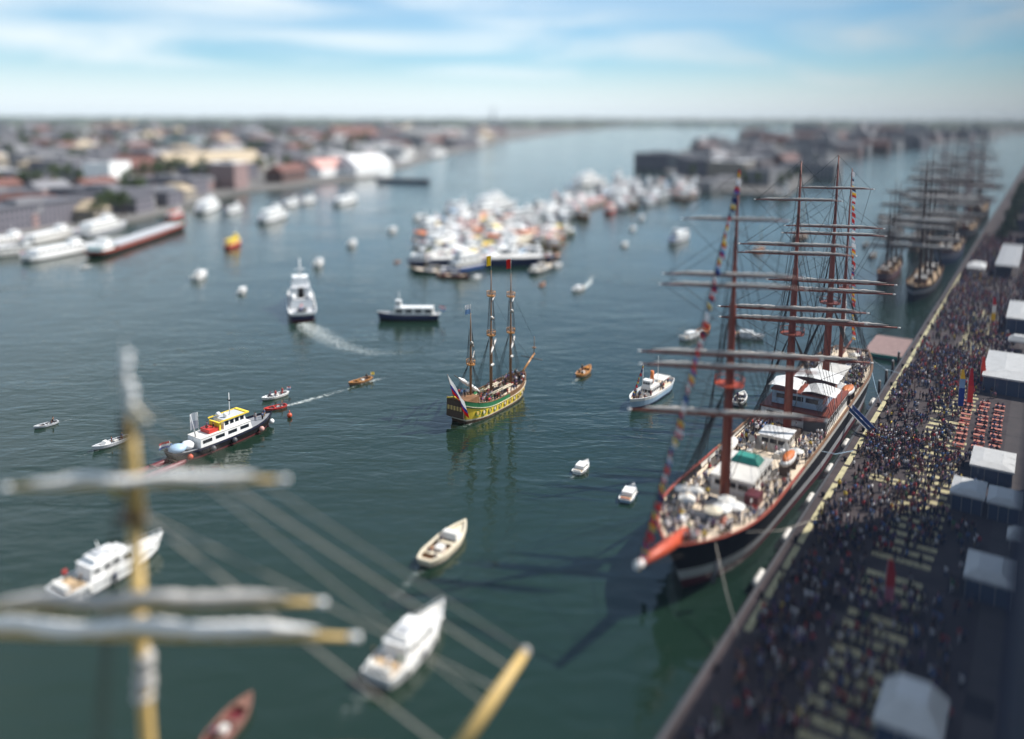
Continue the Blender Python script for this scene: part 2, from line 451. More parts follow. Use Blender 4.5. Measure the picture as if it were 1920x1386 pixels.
# ================================================================== THE SETTING
# ---- water
def water_material():
    m = bpy.data.materials.new('water'); m.use_nodes = True
    n, l = m.node_tree.nodes, m.node_tree.links
    b = n['Principled BSDF']
    b.inputs['Roughness'].default_value = 0.08
    b.inputs['IOR'].default_value = 1.46
    tc = n.new('ShaderNodeTexCoord')
    # slow change of the silt colour over the river
    n0 = n.new('ShaderNodeTexNoise'); n0.inputs['Scale'].default_value = 0.012; n0.inputs['Detail'].default_value = 3
    l.new(tc.outputs['Object'], n0.inputs['Vector'])
    cr = n.new('ShaderNodeMix'); cr.data_type = 'RGBA'
    cr.inputs['A'].default_value = (0.006, 0.018, 0.012, 1); cr.inputs['B'].default_value = (0.011, 0.026, 0.017, 1)
    l.new(n0.outputs['Fac'], cr.inputs['Factor'])
    l.new(cr.outputs['Result'], b.inputs['Base Color'])
    h = None
    for sc_, rot, st, amp, det in [(0.04, 12, (0.55, 1, 1), 0.3, 2), (0.2, -9, (0.4, 1, 1), 0.27, 2), (0.55, 14, (0.45, 1, 1), 0.15, 2), (1.8, 0, (0.6, 1, 1), 0.012, 1)]:
        mp = n.new('ShaderNodeMapping'); mp.inputs['Rotation'].default_value = (0, 0, R(rot)); mp.inputs['Scale'].default_value = st
        l.new(tc.outputs['Object'], mp.inputs[0])
        no = n.new('ShaderNodeTexNoise'); no.inputs['Scale'].default_value = sc_; no.inputs['Detail'].default_value = det
        no.inputs['Distortion'].default_value = 0.6
        l.new(mp.outputs[0], no.inputs['Vector'])
        mu = n.new('ShaderNodeMath'); mu.operation = 'MULTIPLY'; mu.inputs[1].default_value = amp
        l.new(no.outputs['Fac'], mu.inputs[0])
        if h is None: h = mu
        else:
            ad = n.new('ShaderNodeMath'); l.new(h.outputs[0], ad.inputs[0]); l.new(mu.outputs[0], ad.inputs[1]); h = ad
    # wind patches: ripples come and go over the river
    nw = n.new('ShaderNodeTexNoise'); nw.inputs['Scale'].default_value = 0.018; nw.inputs['Detail'].default_value = 3
    l.new(tc.outputs['Object'], nw.inputs['Vector'])
    mw = n.new('ShaderNodeMapRange'); mw.inputs['From Min'].default_value = .35; mw.inputs['From Max'].default_value = .65
    mw.inputs['To Min'].default_value = .55; mw.inputs['To Max'].default_value = 1.25
    l.new(nw.outputs['Fac'], mw.inputs['Value'])
    mm_ = n.new('ShaderNodeMath'); mm_.operation = 'MULTIPLY'; l.new(h.outputs[0], mm_.inputs[0]); l.new(mw.outputs[0], mm_.inputs[1]); h = mm_
    bp = n.new('ShaderNodeBump'); bp.inputs['Strength'].default_value = 1.0; bp.inputs['Distance'].default_value = 1.0
    l.new(h.outputs[0], bp.inputs['Height']); l.new(bp.outputs[0], b.inputs['Normal'])
    return m
MATS['water'] = water_material()
struct(MB().sheet([(-16000, -400, 0), (16000, -400, 0), (16000, 24000, 0), (-16000, 24000, 0)]).build('water', 'water'))

def foam_material(dens):
    m = bpy.data.materials.new('foam'); m.use_nodes = True
    n, l = m.node_tree.nodes, m.node_tree.links
    b = n['Principled BSDF']; b.inputs['Base Color'].default_value = (0.72, 0.77, 0.75, 1); b.inputs['Roughness'].default_value = .8
    tc = n.new('ShaderNodeTexCoord')
    no = n.new('ShaderNodeTexNoise'); no.inputs['Scale'].default_value = 1.1; no.inputs['Detail'].default_value = 7; no.inputs['Roughness'].default_value = .75
    l.new(tc.outputs['Object'], no.inputs['Vector'])
    at = n.new('ShaderNodeAttribute'); at.attribute_name = 'dens'
    s1 = n.new('ShaderNodeMath'); s1.operation = 'ADD'; l.new(no.outputs['Fac'], s1.inputs[0]); l.new(at.outputs['Fac'], s1.inputs[1])
    mr = n.new('ShaderNodeMapRange'); mr.inputs['From Min'].default_value = .80; mr.inputs['From Max'].default_value = 1.15
    l.new(s1.outputs[0], mr.inputs['Value']); mr.inputs['To Max'].default_value = dens
    l.new(mr.outputs[0], b.inputs['Alpha'])
    return m
MATS['foam'] = foam_material(.85)
def wake(pts, widths, dens, name='wake_foam', z=.03):
    """churned foam along a boat's track; 'dens' thins out astern and towards the edges"""
    pts = [Vector((p[0], p[1], z)) for p in pts]
    # subdivide
    n = 24; P2, W2, D2 = [], [], []
    for i in range(n + 1):
        t = i / n * (len(pts) - 1); k = min(int(t), len(pts) - 2); f = t - k
        P2.append(pts[k].lerp(pts[k + 1], f)); W2.append(widths[k] * (1 - f) + widths[k + 1] * f); D2.append(dens[k] * (1 - f) + dens[k + 1] * f)
    vv, ff, dd = [], [], []
    m = 6
    for i in range(n + 1):
        d = (P2[min(i + 1, n)] - P2[max(i - 1, 0)]).normalized(); s = Vector((-d.y, d.x, 0))
        for j in range(m + 1):
            q = j / m * 2 - 1
            vv.append(P2[i] + s * q * W2[i]); dd.append(D2[i] * (1 - q * q) - .25 * q * q)
    for i in range(n):
        for j in range(m):
            a = i * (m + 1) + j; ff.append((a, a + 1, a + m + 2, a + m + 1))
    me = bpy.data.meshes.new(name); me.from_pydata([tuple(v) for v in vv], [], ff)
    me.materials.append(MATS['foam'])
    at = me.attributes.new('dens', 'FLOAT', 'POINT'); at.data.foreach_set('value', dd)
    o = link(name, me); o['kind'] = 'stuff'
    return o

mat('patch_dark', (.032, .028, .03), .9, var=.3)
mat('patch_pale', (.085, .07, .068), .9, var=.3)
# ---- the quay on the right: a runs along the edge away from the camera, b inland
QZ = 2.0
E0 = G(1240, 1386, QZ); E1 = G(1690, 680, QZ)
QA = Vector((E1.x - E0.x, E1.y - E0.y, 0)).normalized(); QB = Vector((QA.y, -QA.x, 0))
def Q(a, b, z=QZ):
    p = E0 + QA * a + QB * b
    return Vector((p.x, p.y, z))
QANG = math.atan2(QA.y, QA.x)
def toQ(p):
    d = Vector((p[0] - E0.x, p[1] - E0.y, 0))
    return d.dot(QA), d.dot(QB)
quay = MB().prism([Q(-130, 0), Q(-130, 160), Q(1500, 160), Q(1500, 0)], -3, QZ, 0).build('quay', 'asphalt'); struct(quay)
mb = MB()
mb.prism([Q(-130, -.35), Q(-130, -.002), Q(1500, -.002), Q(1500, -.35)], -2.5, QZ + .12)
struct(mb.build('quay_wall', 'darkgrey'))
def strip(a0, a1, b0, b1, z, mt, name, parent=quay):
    return MB().sheet([Q(a0, b0, z), Q(a0, b1, z), Q(a1, b1, z), Q(a1, b0, z)]).build(name, mt, parent)
# lighter paving bands
strip(-100, 420, 24.8, 60, QZ + .004, 'paving', 'paving')
# cream edge line, painted in lengths
a = 22
while a < 300:
    ln = 7.2
    strip(a, a + ln, 1.1, 2.0, QZ + .008, 'edgeyellow', 'edge_line'); a += ln + 1.0
# hatched yellow crossing band along the quay
a = 8.0
while a < 230:
    b0 = 11.0 + rnd.uniform(-.3, .3); b1 = 18.4 + rnd.uniform(-.4, .4)
    if rnd.random() < .35:
        bm = b0 + (b1 - b0) * rnd.uniform(.35, .6)
        strip(a, a + 1.35, b0, bm, QZ + .008, 'marking', 'painted_stripe')
        strip(a, a + 1.35, bm + .5, b1, QZ + .008, 'marking', 'painted_stripe')
    else:
        strip(a, a + 1.35, b0, b1, QZ + .008, 'marking', 'painted_stripe')
    a += 2.75 + (2.75 if rnd.random() < .07 else 0) + rnd.uniform(-.08, .08)
for a0 in (75.5, 146):                    # two bands across the quay
    for i in range(2):
        strip(a0 + i * 1.6, a0 + .9 + i * 1.6, 4.6, 10.5, QZ + .008, 'marking', 'painted_stripe')
# repaired patches, drains and joints in the surface
for k in range(34):
    a, b = rnd.uniform(0, 220), rnd.uniform(3, 29); la, lb = rnd.uniform(1.5, 6), rnd.uniform(1, 3.2)
    strip(a, a + la, b, b + lb, QZ + .0045 + .0001 * k, 'patch_dark' if k % 2 else 'patch_pale', 'repair_patch')
for k in range(20):
    strip(4 + k * 12, 4.12 + k * 12, 2.1, 30, QZ + .0085, 'black', 'expansion_joint')
for k in range(16):
    strip(8 + k * 14.5, 8.8 + k * 14.5, 8.8, 9.5, QZ + .0095, 'black', 'drain_cover')
# raised kerb between the walk and the terraces
MB().prism([Q(-60, 30.6), Q(-60, 31.0), Q(400, 31.0), Q(400, 30.6)], QZ, QZ + .13).build('kerb', 'concrete', quay)

# ---- left bank, island and the far shore
def land(name, pts, z, mt):
    return struct(MB().prism([(p[0], p[1]) for p in pts], -2.0, z, 0).build(name, mt))
shore_px = [(-260, 545), (0, 458), (120, 436), (250, 412), (400, 370), (470, 358), (560, 347), (640, 338), (700, 330), (760, 312), (830, 292), (950, 264), (1050, 250), (1140, 241)]
shore = [G(x, y, 1.5) for x, y in shore_px]
land('left_bank', [(-9000, shore[0].y)] + [(p.x, p.y) for p in shore] + [(shore[-1].x + 600, 7600), (-9000, 7600)], 1.5, 'bankground')
isl_px = [(1212, 302), (1300, 347), (1390, 361), (1478, 366), (1525, 332), (1570, 300), (1650, 281), (1790, 268), (1900, 256), (1800, 243), (1600, 241), (1480, 247), (1380, 264), (1290, 280)]
isl = [G(x, y, 1.6) for x, y in isl_px]
land('island', isl[::-1], 1.6, 'bankground')
land('far_shore', [(-15000, 7590), (15000, 7590), (15000, 23000), (-15000, 23000)], 1.7, 'grass')
land('right_shore', [(p.x, p.y) for p in (G(1700, 247), G(2300, 262), G(2600, 236), G(1700, 236))], 1.6, 'bankground')

# ---- facades with rows of windows too far off to pick apart
def facade(name, rgb, sx=2.6, sz=3.1, fill=.5, glass=(.02, .025, .035)):
    m = bpy.data.materials.new(name); m.use_nodes = True
    n, l = m.node_tree.nodes, m.node_tree.links
    b = n['Principled BSDF']; b.inputs['Roughness'].default_value = .7
    tc = n.new('ShaderNodeTexCoord'); sp = n.new('ShaderNodeSeparateXYZ'); l.new(tc.outputs['Object'], sp.inputs[0])
    def M(op, a_, b_):
        k = n.new('ShaderNodeMath'); k.operation = op
        for i, q in enumerate((a_, b_)):
            if isinstance(q, (int, float)): k.inputs[i].default_value = q
            else: l.new(q, k.inputs[i])
        return k.outputs[0]
    xy = M('ADD', sp.outputs['X'], sp.outputs['Y'])
    fx = M('FRACT', M('DIVIDE', xy, sx), 0); fz = M('FRACT', M('DIVIDE', sp.outputs['Z'], sz), 0)
    wx = M('GREATER_THAN', fx, 1 - fill - .1); wz = M('GREATER_THAN', fz, 1 - fill)
    w_ = M('MULTIPLY', wx, wz)
    no = n.new('ShaderNodeTexNoise'); no.inputs['Scale'].default_value = .12; l.new(tc.outputs['Object'], no.inputs['Vector'])
    k0 = n.new('ShaderNodeMix'); k0.data_type = 'RGBA'; l.new(no.outputs['Fac'], k0.inputs['Factor'])
    k0.inputs['A'].default_value = (*[c * .8 for c in rgb], 1); k0.inputs['B'].default_value = (*[c * 1.15 for c in rgb], 1)
    mx = n.new('ShaderNodeMix'); mx.data_type = 'RGBA'; l.new(w_, mx.inputs['Factor'])
    l.new(k0.outputs['Result'], mx.inputs['A']); mx.inputs['B'].default_value = (*glass, 1)
    l.new(mx.outputs['Result'], b.inputs['Base Color'])
    MATS[name] = m
facade('f_brick', (.11, .06, .05)); facade('f_grey', (.24, .24, .25)); facade('f_white', (.58, .57, .55)); facade('f_dark', (.15, .14, .165))
facade('f_cream', (.3, .26, .21)); facade('f_pink', (.3, .2, .19)); facade('f_tower', (.035, .045, .08), 1.6, 3.4, .62, (.01, .014, .03))

def building(loc, w, d, h, ang, wall, roof, rtype, label, group=None, name='building', cat='building'):
    """w along x, d along y; roof 'flat' (with parapet and plant room), 'gable' or 'hip'"""
    o = root(name, loc, ang, label, cat, group)
    MB().box(-w / 2, w / 2, -d / 2, d / 2, -1.5, h).build('wall', wall, o)
    e = .35
    if rtype == 'flat':
        r_ = MB().box(-w / 2 - e, w / 2 + e, -d / 2 - e, d / 2 + e, h + .003, h + .5).build('roof', roof, o)
        MB().box(-w * .18, w * .12, -d * .2, d * .2, h + .5, h + 2.6).build('plant_room', 'greyroof', r_)
    elif rtype == 'gable':
        p = h + min(w, d) * .34
        if w >= d:
            v = [(-w / 2 - e, -d / 2 - e, h), (w / 2 + e, -d / 2 - e, h), (w / 2 + e, d / 2 + e, h), (-w / 2 - e, d / 2 + e, h), (-w / 2 - e, 0, p), (w / 2 + e, 0, p)]
            f = [(0, 1, 5, 4), (2, 3, 4, 5), (0, 4, 3), (1, 2, 5), (3, 2, 1, 0)]
        else:
            v = [(-w / 2 - e, -d / 2 - e, h), (w / 2 + e, -d / 2 - e, h), (w / 2 + e, d / 2 + e, h), (-w / 2 - e, d / 2 + e, h), (0, -d / 2 - e, p), (0, d / 2 + e, p)]
            f = [(1, 2, 5, 4), (3, 0, 4, 5), (0, 1, 4), (2, 3, 5), (3, 2, 1, 0)]
        r_ = MB().add(v, f).build('roof', roof, o)
        MB().box(w * .2 - .4, w * .2 + .4, -.5, .5, h + .5, p + 1.2).build('chimney', 'brick', r_)
    else:
        p = h + min(w, d) * .3; k = min(w, d) * .45
        a_ = max(0, w / 2 - k); b_ = max(0, d / 2 - k)
        MB().box(-w / 2 - e, w / 2 + e, -d / 2 - e, d / 2 + e, h + .003, p, 0, w / 2 + e - a_ - .1, w / 2 + e - a_ - .1, d / 2 + e - b_ - .1).build('roof', roof, o)
    return o

def at(px, py, z=1.5): return G(px, py, z)
SHANG = math.atan2(shore[6].y - shore[2].y, shore[6].x - shore[2].x)
# named landmarks of the left bank
building(at(203, 350), 30, 26, 22, SHANG, 'white', 'whiteroof', 'flat', 'plain white cube-like block standing tall among the grey roofs of the left bank')
building(at(395, 322), 120, 40, 10, SHANG - .5, 'f_cream', 'tanroof', 'gable', 'long tan-roofed warehouse behind the left bank')
building(at(345, 285), 60, 60, 22, SHANG, 'f_grey', 'tealroof', 'flat', 'large block with pale teal roof on the left bank')
building(at(430, 352), 26, 24, 22, SHANG, 'f_pink', 'whiteroof', 'flat', 'pink block with white roof at the bend of the left bank')
building(at(614, 328), 50, 30, 8, SHANG - .4, 'white', 'pink', 'gable', 'white waterside hall with pinkish roof')
building(at(682, 326), 54, 36, 10, SHANG - .5, 'white', 'whiteroof', 'gable', 'broad white-roofed hall at the water, left of the white ship')
building(at(500, 275), 130, 60, 14, SHANG - .5, 'f_grey', 'whiteroof', 'flat', 'white flat-roofed shed inland of the left bank, largest of the pale roofs')
building(at(563, 296), 70, 50, 12, SHANG - .5, 'f_grey', 'whiteroof', 'flat', 'pale flat-roofed shed behind the pink-roofed hall')
building(at(660, 262), 150, 60, 18, SHANG - .6, 'f_brick', 'redroof', 'gable', 'red-roofed block far back on the left bank')
building(at(700, 285), 90, 60, 14, SHANG - .6, 'f_white', 'whiteroof', 'flat', 'white shed behind the broad white-roofed hall')
building(at(800, 258), 240, 120, 26, SHANG - .7, 'f_white', 'whiteroof', 'flat', 'huge pale sheds near the far end of the left bank')
building(at(880, 254), 260, 110, 24, SHANG - .8, 'f_pink', 'whiteroof', 'flat', 'long pinkish shed at the far end of the left bank')
building(at(925, 236), 14, 14, 150, 0, 'grey', 'greyroof', 'flat', 'thin radio tower rising alone above the horizon', name='radio_tower', cat='tower')
building(at(1095, 229), 420, 160, 70, 0, 'f_dark', 'greyroof', 'flat', 'dark slab block on the horizon right of the thin tower')
building(at(515, 229), 300, 150, 70, 0, 'f_dark', 'greyroof', 'flat', 'dark slab block on the horizon above the left bank')
# streets of lower houses on the left bank
kinds = [('f_brick', 'redroof', 'gable', 'brick house with red pitched roof in the streets of the left bank', 'red-roofed houses of the left bank'),
         ('f_grey', 'greyroof', 'flat', 'grey flat-roofed block in the streets of the left bank', 'grey blocks of the left bank'),
         ('f_dark', 'darkroof', 'flat', 'dark-roofed block in the streets of the left bank', 'dark blocks of the left bank'),
         ('f_cream', 'tanroof', 'hip', 'cream house with tan hipped roof in the streets of the left bank', 'cream houses of the left bank'),
         ('f_white', 'whiteroof', 'flat', 'small white flat-roofed block in the streets of the left bank', 'white blocks of the left bank'),
         ('f_pink', 'greyroof', 'gable', 'pink-walled house with grey pitched roof on the left bank', 'pink houses of the left bank')]
bprotos = {}
def zone(p):
    px = 960 + 1500 * p.x / p.y
    return (' near the moored ships' if p.y < 620 else ' halfway inland' if p.y < 1100 else ' far inland' if p.y < 2200 else ' near the horizon') + (', far left' if px < 250 else ', left' if px < 520 else ', left of centre')
def house(kind, loc, ang, sc, n_=[0]):
    w, d, h = [(34, 13, 7), (40, 18, 9), (52, 20, 10), (26, 18, 7), (30, 22, 8), (22, 14, 8)][kind]
    if kind not in bprotos:
        k = kinds[kind]
        bprotos[kind] = building(loc, w, d, h, ang, k[0], k[1], k[2], k[3].split(' in the streets')[0].split(' on the left')[0] + ' on the left bank' + zone(loc), k[4]); bprotos[kind].scale = (sc, sc, sc)
        return bprotos[kind]
    return place_copy(bprotos[kind], loc, ang, kinds[kind][3].split(' in the streets')[0].split(' on the left')[0] + ' on the left bank' + zone(loc), kinds[kind][4], sc)
placed = []
def free(p, r):
    for q, rr in placed:
        if (p.x - q.x) ** 2 + (p.y - q.y) ** 2 < (r + rr) ** 2: return False
    return True
for o in list(col.objects):
    if o.get('category') in ('building', 'tower'): placed.append((o.location, 40))
def shore_x(y):
    for p, q in zip(shore, shore[1:]):
        if p.y <= y <= q.y: return p.x + (q.x - p.x) * (y - p.y) / (q.y - p.y)
    return shore[0].x if y < shore[0].y else shore[-1].x
hr = random.Random(5)
n = 0
for t in range(4000):
    if n > 190: break
    px, py = hr.uniform(-60, 960), 240 + 190 * hr.random() ** 1.25
    p = at(px, py)
    if p.y > 5200: continue
    off = shore_x(p.y) - p.x
    if off < 24 + p.y * .01: continue
    sc = 1.0 + p.y / 2600 + hr.uniform(-.15, .3)
    r_ = 20 * sc
    if not free(p, r_): continue
    wts = [3, 4, 4, 2, 5, 2] if p.y > 700 else [4, 4, 3, 2, 2, 2]
    k = hr.choices(range(6), wts)[0]
    house(k, p, SHANG + hr.choice([0, 0, math.pi / 2]) + hr.uniform(-.12, .12) - .0002 * p.y, sc); placed.append((p, r_)); n += 1
# gabled houses in a row close to the left quay
for i, (px, py, k) in enumerate([(20, 418, 3), (48, 424, 5), (95, 408, 2), (140, 402, 0), (158, 412, 3), (205, 396, 2), (238, 392, 4), (268, 384, 2), (300, 380, 5), (330, 372, 3), (375, 356, 5)]):
    p = at(px, py); house(k, p, SHANG + math.pi / 2, .95 + .03 * (i % 3)); placed.append((p, 14))
# the island: apartment blocks
for px, py, w, d, h, wl_, rf, lab in [
    (1245, 315, 46, 60, 19, 'f_dark', 'darkroof', 'dark apartment tower at the near tip of the island'),
    (1292, 318, 30, 40, 17, 'f_grey', 'greyroof', 'grey apartment block second from the tip of the island'),
    (1325, 330, 44, 50, 19, 'f_dark', 'darkroof', 'dark square apartment tower third from the tip of the island'),
    (1372, 338, 30, 40, 20, 'f_cream', 'whiteroof', 'cream apartment block with pale roof on the island'),
    (1405, 335, 34, 40, 20, 'f_brick', 'greyroof', 'brick apartment block with grey roof on the island'),
    (1440, 345, 60, 26, 15, 'f_grey', 'darkroof', 'low grey building at the island waterfront'),
    (1352, 352, 70, 14, 8, 'f_grey', 'greyroof', 'long low grey quayside shed on the island waterfront')]:
    building(at(px, py, 1.6), w, d, h, .9, wl_, rf, 'flat', lab); placed.append((at(px, py), 30))
isl_px_poly = isl_px
def inpoly(x, y, pl):
    c = False; j = len(pl) - 1
    for i in range(len(pl)):
        if (pl[i][1] > y) != (pl[j][1] > y) and x < (pl[j][0] - pl[i][0]) * (y - pl[i][1]) / (pl[j][1] - pl[i][1]) + pl[i][0]: c = not c
        j = i
    return c
iprotos = {}
n = 0
for t in range(1500):
    if n > 55: break
    px, py = hr.uniform(1300, 1900), hr.uniform(243, 345)
    if not inpoly(px, py, isl_px): continue
    p = at(px, py, 1.6)
    sc = 1.0 + p.y / 2200
    if not free(p, 17 * sc): continue
    k = hr.choice([0, 1, 2, 2, 1, 5])
    o = place_copy(bprotos[k], p, .9 + hr.choice([0, math.pi / 2]), ['red-roofed house in the streets of the island', 'grey block in the streets of the island', 'dark block in the streets of the island', '', '', 'pink-walled house in the streets of the island'][k], 'buildings of the island', sc * 1.1); o['label'] += ', near end' if px < 1480 else ', far end'
    placed.append((p, 17 * sc)); n += 1

# ---- trees: tapered trunk, limbs, crown of leaf clumps
def tree_meshes(seed, H=12.0, cr=4.2):
    g = random.Random(seed)
    t = MB(); t.tube([(0, 0, -.5), (.1, 0, H * .25), (0, .1, H * .5)], [.35, .26, .16], 7)
    cl = []
    for i in range(7):
        a_ = g.uniform(0, 6.28); r_ = g.uniform(.3, .75) * cr
        e = Vector((math.cos(a_) * r_, math.sin(a_) * r_, H * g.uniform(.5, .85)))
        t.tube([(0, 0, H * g.uniform(.25, .45)), e], [.14, .05], 5); cl.append((e, cr * g.uniform(.38, .6)))
    cl += [(Vector((g.uniform(-1, 1), g.uniform(-1, 1), H * g.uniform(.8, .95))), cr * .5) for _ in range(3)]
    c = MB()
    for ctr, rad in cl:
        for _ in range(46):
            d = Vector((g.gauss(0, 1), g.gauss(0, 1), g.gauss(0, .8))).normalized() * rad * g.uniform(.55, 1.05)
            p = ctr + d; s = g.uniform(.35, .75)
            u = Vector((g.gauss(0, 1), g.gauss(0, 1), g.gauss(0, 1))).normalized(); v = u.cross(Vector((g.gauss(0, 1), g.gauss(0, 1), g.gauss(0, 1)))).normalized()
            c.add([p - u * s, p + v * s * .6, p + u * s, p - v * s * .6], [(0, 1, 2, 3)])
    return t.mesh('trunk', 'bark'), c.mesh('crown', 'leaf')
TREES = [tree_meshes(s) for s in (1, 2, 3)]
def tree(loc, sc, label, group):
    o = root('tree', loc, rnd.uniform(0, 6.28), label, 'tree', group); o.scale = (sc, sc, sc)
    tm, cm = TREES[rnd.randrange(3)]
    link('trunk', tm, o); link('crown', cm, o)
for i in range(95):
    for _ in range(60):
        px, py = hr.uniform(-40, 700), hr.uniform(250, 425)
        p = at(px, py)
        if shore_x(p.y) - p.x > 10 and free(p, 5): break
    tree(p, 1.0 + p.y / 1500, 'broad-leaved tree among left bank houses' + zone(p), 'trees of the left bank'); placed.append((p, 5))
for px, py in [(1222, 305), (1275, 322), (1300, 338), (1395, 352), (1420, 356), (1465, 360), (1480, 352), (1500, 342), (1530, 318)]:
    tree(at(px, py, 1.6), 1.25, 'tree on the waterfront of the island', 'trees of the island')
# far woods on the horizon: one mass nobody could count
def woods():
    g = random.Random(3); mb = MB()
    ico = [(0, 0, 1), (.89, 0, .3), (.28, .85, .3), (-.72, .53, .3), (-.72, -.53, .3), (.28, -.85, .3), (1, 0, -.6), (.3, .95, -.6), (-.8, .6, -.6), (-.8, -.6, -.6), (.3, -.95, -.6)]
    icf = [(0, 1, 2), (0, 2, 3), (0, 3, 4), (0, 4, 5), (0, 5, 1), (1, 6, 7), (1, 7, 2), (2, 7, 8), (2, 8, 3), (3, 8, 9), (3, 9, 4), (4, 9, 10), (4, 10, 5), (5, 10, 6), (5, 6, 1)]
    for i in range(2600):
        px = g.uniform(-80, 2000); py = 224.5 + 14 * g.random() ** 1.6
        p = at(px, py + (px - 960) * 0.0043, 1.7)
        if p.y > 21000 or p.y < 4200: continue
        if 1120 < px < 1560 and p.y < 7600: continue
        s = g.uniform(14, 26) * (1 + p.y / 9000); sx = s * g.uniform(1.5, 4)
        mb.add([(p.x + v[0] * sx, p.y + v[1] * s * 1.5, p.z + (v[2] + .6) * s * .62 * g.uniform(.85, 1.15)) for v in ico], icf, 0, True)
    o = mb.build('woodland', 'farleaf'); o['kind'] = 'stuff'; return o
woods()

# ---- towers on the near right that shade the quay
hotel = building(Q(58, 54, QZ), 76, 36, 62, QANG, 'f_tower', 'darkroof', 'flat', 'dark glass hotel slab beside the quay, casting the wide shade', name='hotel_tower', cat='building')
ct = P(1897, 1060, 40.0)
tw = root('corner_tower', (ct.x, ct.y, QZ), QANG, 'dark blue glass corner of a tower at the right edge', 'building')
MB().box(-46, 0, -40, 0, -1, 82).build('wall', 'f_tower', tw)
MB().box(-.9, .35, -.5, .28, -1, 82.5).build('corner_post', 'navy', tw)
MB().box(-46.4, .4, -40.4, .4, 82.003, 82.8).build('roof', 'darkroof', tw)

# ================================================================== PEOPLE
def figure(pose):
    """one continuous body grown on a skeleton; returns (verts, faces, slot per face)"""
    J = {'pel': (0, 0, .93), 'sp': (0, .0, 1.15), 'ch': (0, 0, 1.38), 'nk': (0, .01, 1.5), 'hd': (0, .03, 1.62), 'tp': (0, .02, 1.76)}
    if pose == 'walk':
        legs = {'kl': (.1, .16, .5), 'al': (.1, .2, .08), 'kr': (-.1, .02, .5), 'ar': (-.1, -.28, .1)}
        arms = {'el': (.26, -.12, 1.12), 'wl': (.25, .02, .88), 'er': (-.26, .1, 1.13), 'wr': (-.23, .28, .98)}
    elif pose == 'stand':
        legs = {'kl': (.1, .02, .5), 'al': (.11, 0, .08), 'kr': (-.1, .02, .5), 'ar': (-.12, 0, .08)}
        arms = {'el': (.28, -.03, 1.12), 'wl': (.26, .06, .86), 'er': (-.28, -.03, 1.12), 'wr': (-.26, .06, .86)}
    elif pose == 'wave':
        legs = {'kl': (.11, .02, .5), 'al': (.13, 0, .08), 'kr': (-.11, .02, .5), 'ar': (-.14, 0, .08)}
        arms = {'el': (.3, .1, 1.2), 'wl': (.16, .28, 1.32), 'er': (-.3, .02, 1.5), 'wr': (-.2, .1, 1.8)}
    else:  # sit
        J = {k: (v[0], v[1], v[2] - .45) for k, v in J.items()}
        legs = {'kl': (.12, .42, .5), 'al': (.12, .44, .08), 'kr': (-.12, .42, .5), 'ar': (-.12, .44, .08)}
        arms = {'el': (.27, .05, .68), 'wl': (.18, .3, .62), 'er': (-.27, .05, .68), 'wr': (-.18, .3, .62)}
    J.update(legs); J.update(arms)
    pz = J['pel'][2]
    J['hl'] = (.1, 0, pz - .04); J['hr'] = (-.1, 0, pz - .04); J['sl'] = (.19, 0, J['ch'][2] + .02); J['sr'] = (-.19, 0, J['ch'][2] + .02)
    J['fl'] = (J['al'][0], J['al'][1] + .14, .04); J['fr'] = (J['ar'][0], J['ar'][1] + .14, .04)
    rad = {'pel': .15, 'sp': .14, 'ch': .16, 'nk': .06, 'hd': .1, 'tp': .075, 'hl': .1, 'hr': .1, 'kl': .07, 'kr': .07, 'al': .05, 'ar': .05, 'fl': .045, 'fr': .045,
           'sl': .07, 'sr': .07, 'el': .052, 'er': .052, 'wl': .042, 'wr': .042}
    names = list(J)
    E = [('pel', 'sp'), ('sp', 'ch'), ('ch', 'nk'), ('nk', 'hd'), ('hd', 'tp'), ('pel', 'hl'), ('pel', 'hr'), ('hl', 'kl'), ('kl', 'al'), ('al', 'fl'), ('hr', 'kr'), ('kr', 'ar'), ('ar', 'fr'),
         ('ch', 'sl'), ('ch', 'sr'), ('sl', 'el'), ('el', 'wl'), ('sr', 'er'), ('er', 'wr')]
    me = bpy.data.meshes.new('sk'); me.from_pydata([J[k] for k in names], [(names.index(a), names.index(b)) for a, b in E], [])
    o = bpy.data.objects.new('sk', me); col.objects.link(o)
    md = o.modifiers.new('s', 'SKIN'); md.use_smooth_shade = True
    for i, k in enumerate(names):
        sv = me.skin_vertices[0].data[i]; sv.radius = (rad[k], rad[k] * (.72 if k in ('pel', 'sp', 'ch') else 1)); sv.use_root = (k == 'pel')
    dg = bpy.context.evaluated_depsgraph_get(); dg.update()
    ev = o.evaluated_get(dg).to_mesh()
    V = [tuple(v.co) for v in ev.vertices]; F = [tuple(p.vertices) for p in ev.polygons]
    slots = []
    hz = J['hd'][2]
    for f in F:
        c = sum((Vector(V[i]) for i in f), Vector()) / len(f)
        if c.z > hz + .055 or (c.z > hz - .06 and c.y < J['hd'][1] - .03): s = 3
        elif c.z > J['nk'][2] - .02 and abs(c.x) < .14: s = 0
        elif abs(c.x) > .14 and (Vector(c) - Vector(J['wl'])).length < .2 or (Vector(c) - Vector(J['wr'])).length < .2: s = 0
        elif pose == 'sit': s = 1 if (c.z > pz + .06) else 2
        elif c.z > pz + .02 or abs(c.x) > .2: s = 1
        else: s = 2
        slots.append(s)
    bpy.data.objects.remove(o); bpy.data.meshes.remove(me)
    return V, F, slots
FIG = {p: figure(p) for p in ('walk', 'stand', 'wave', 'sit')}
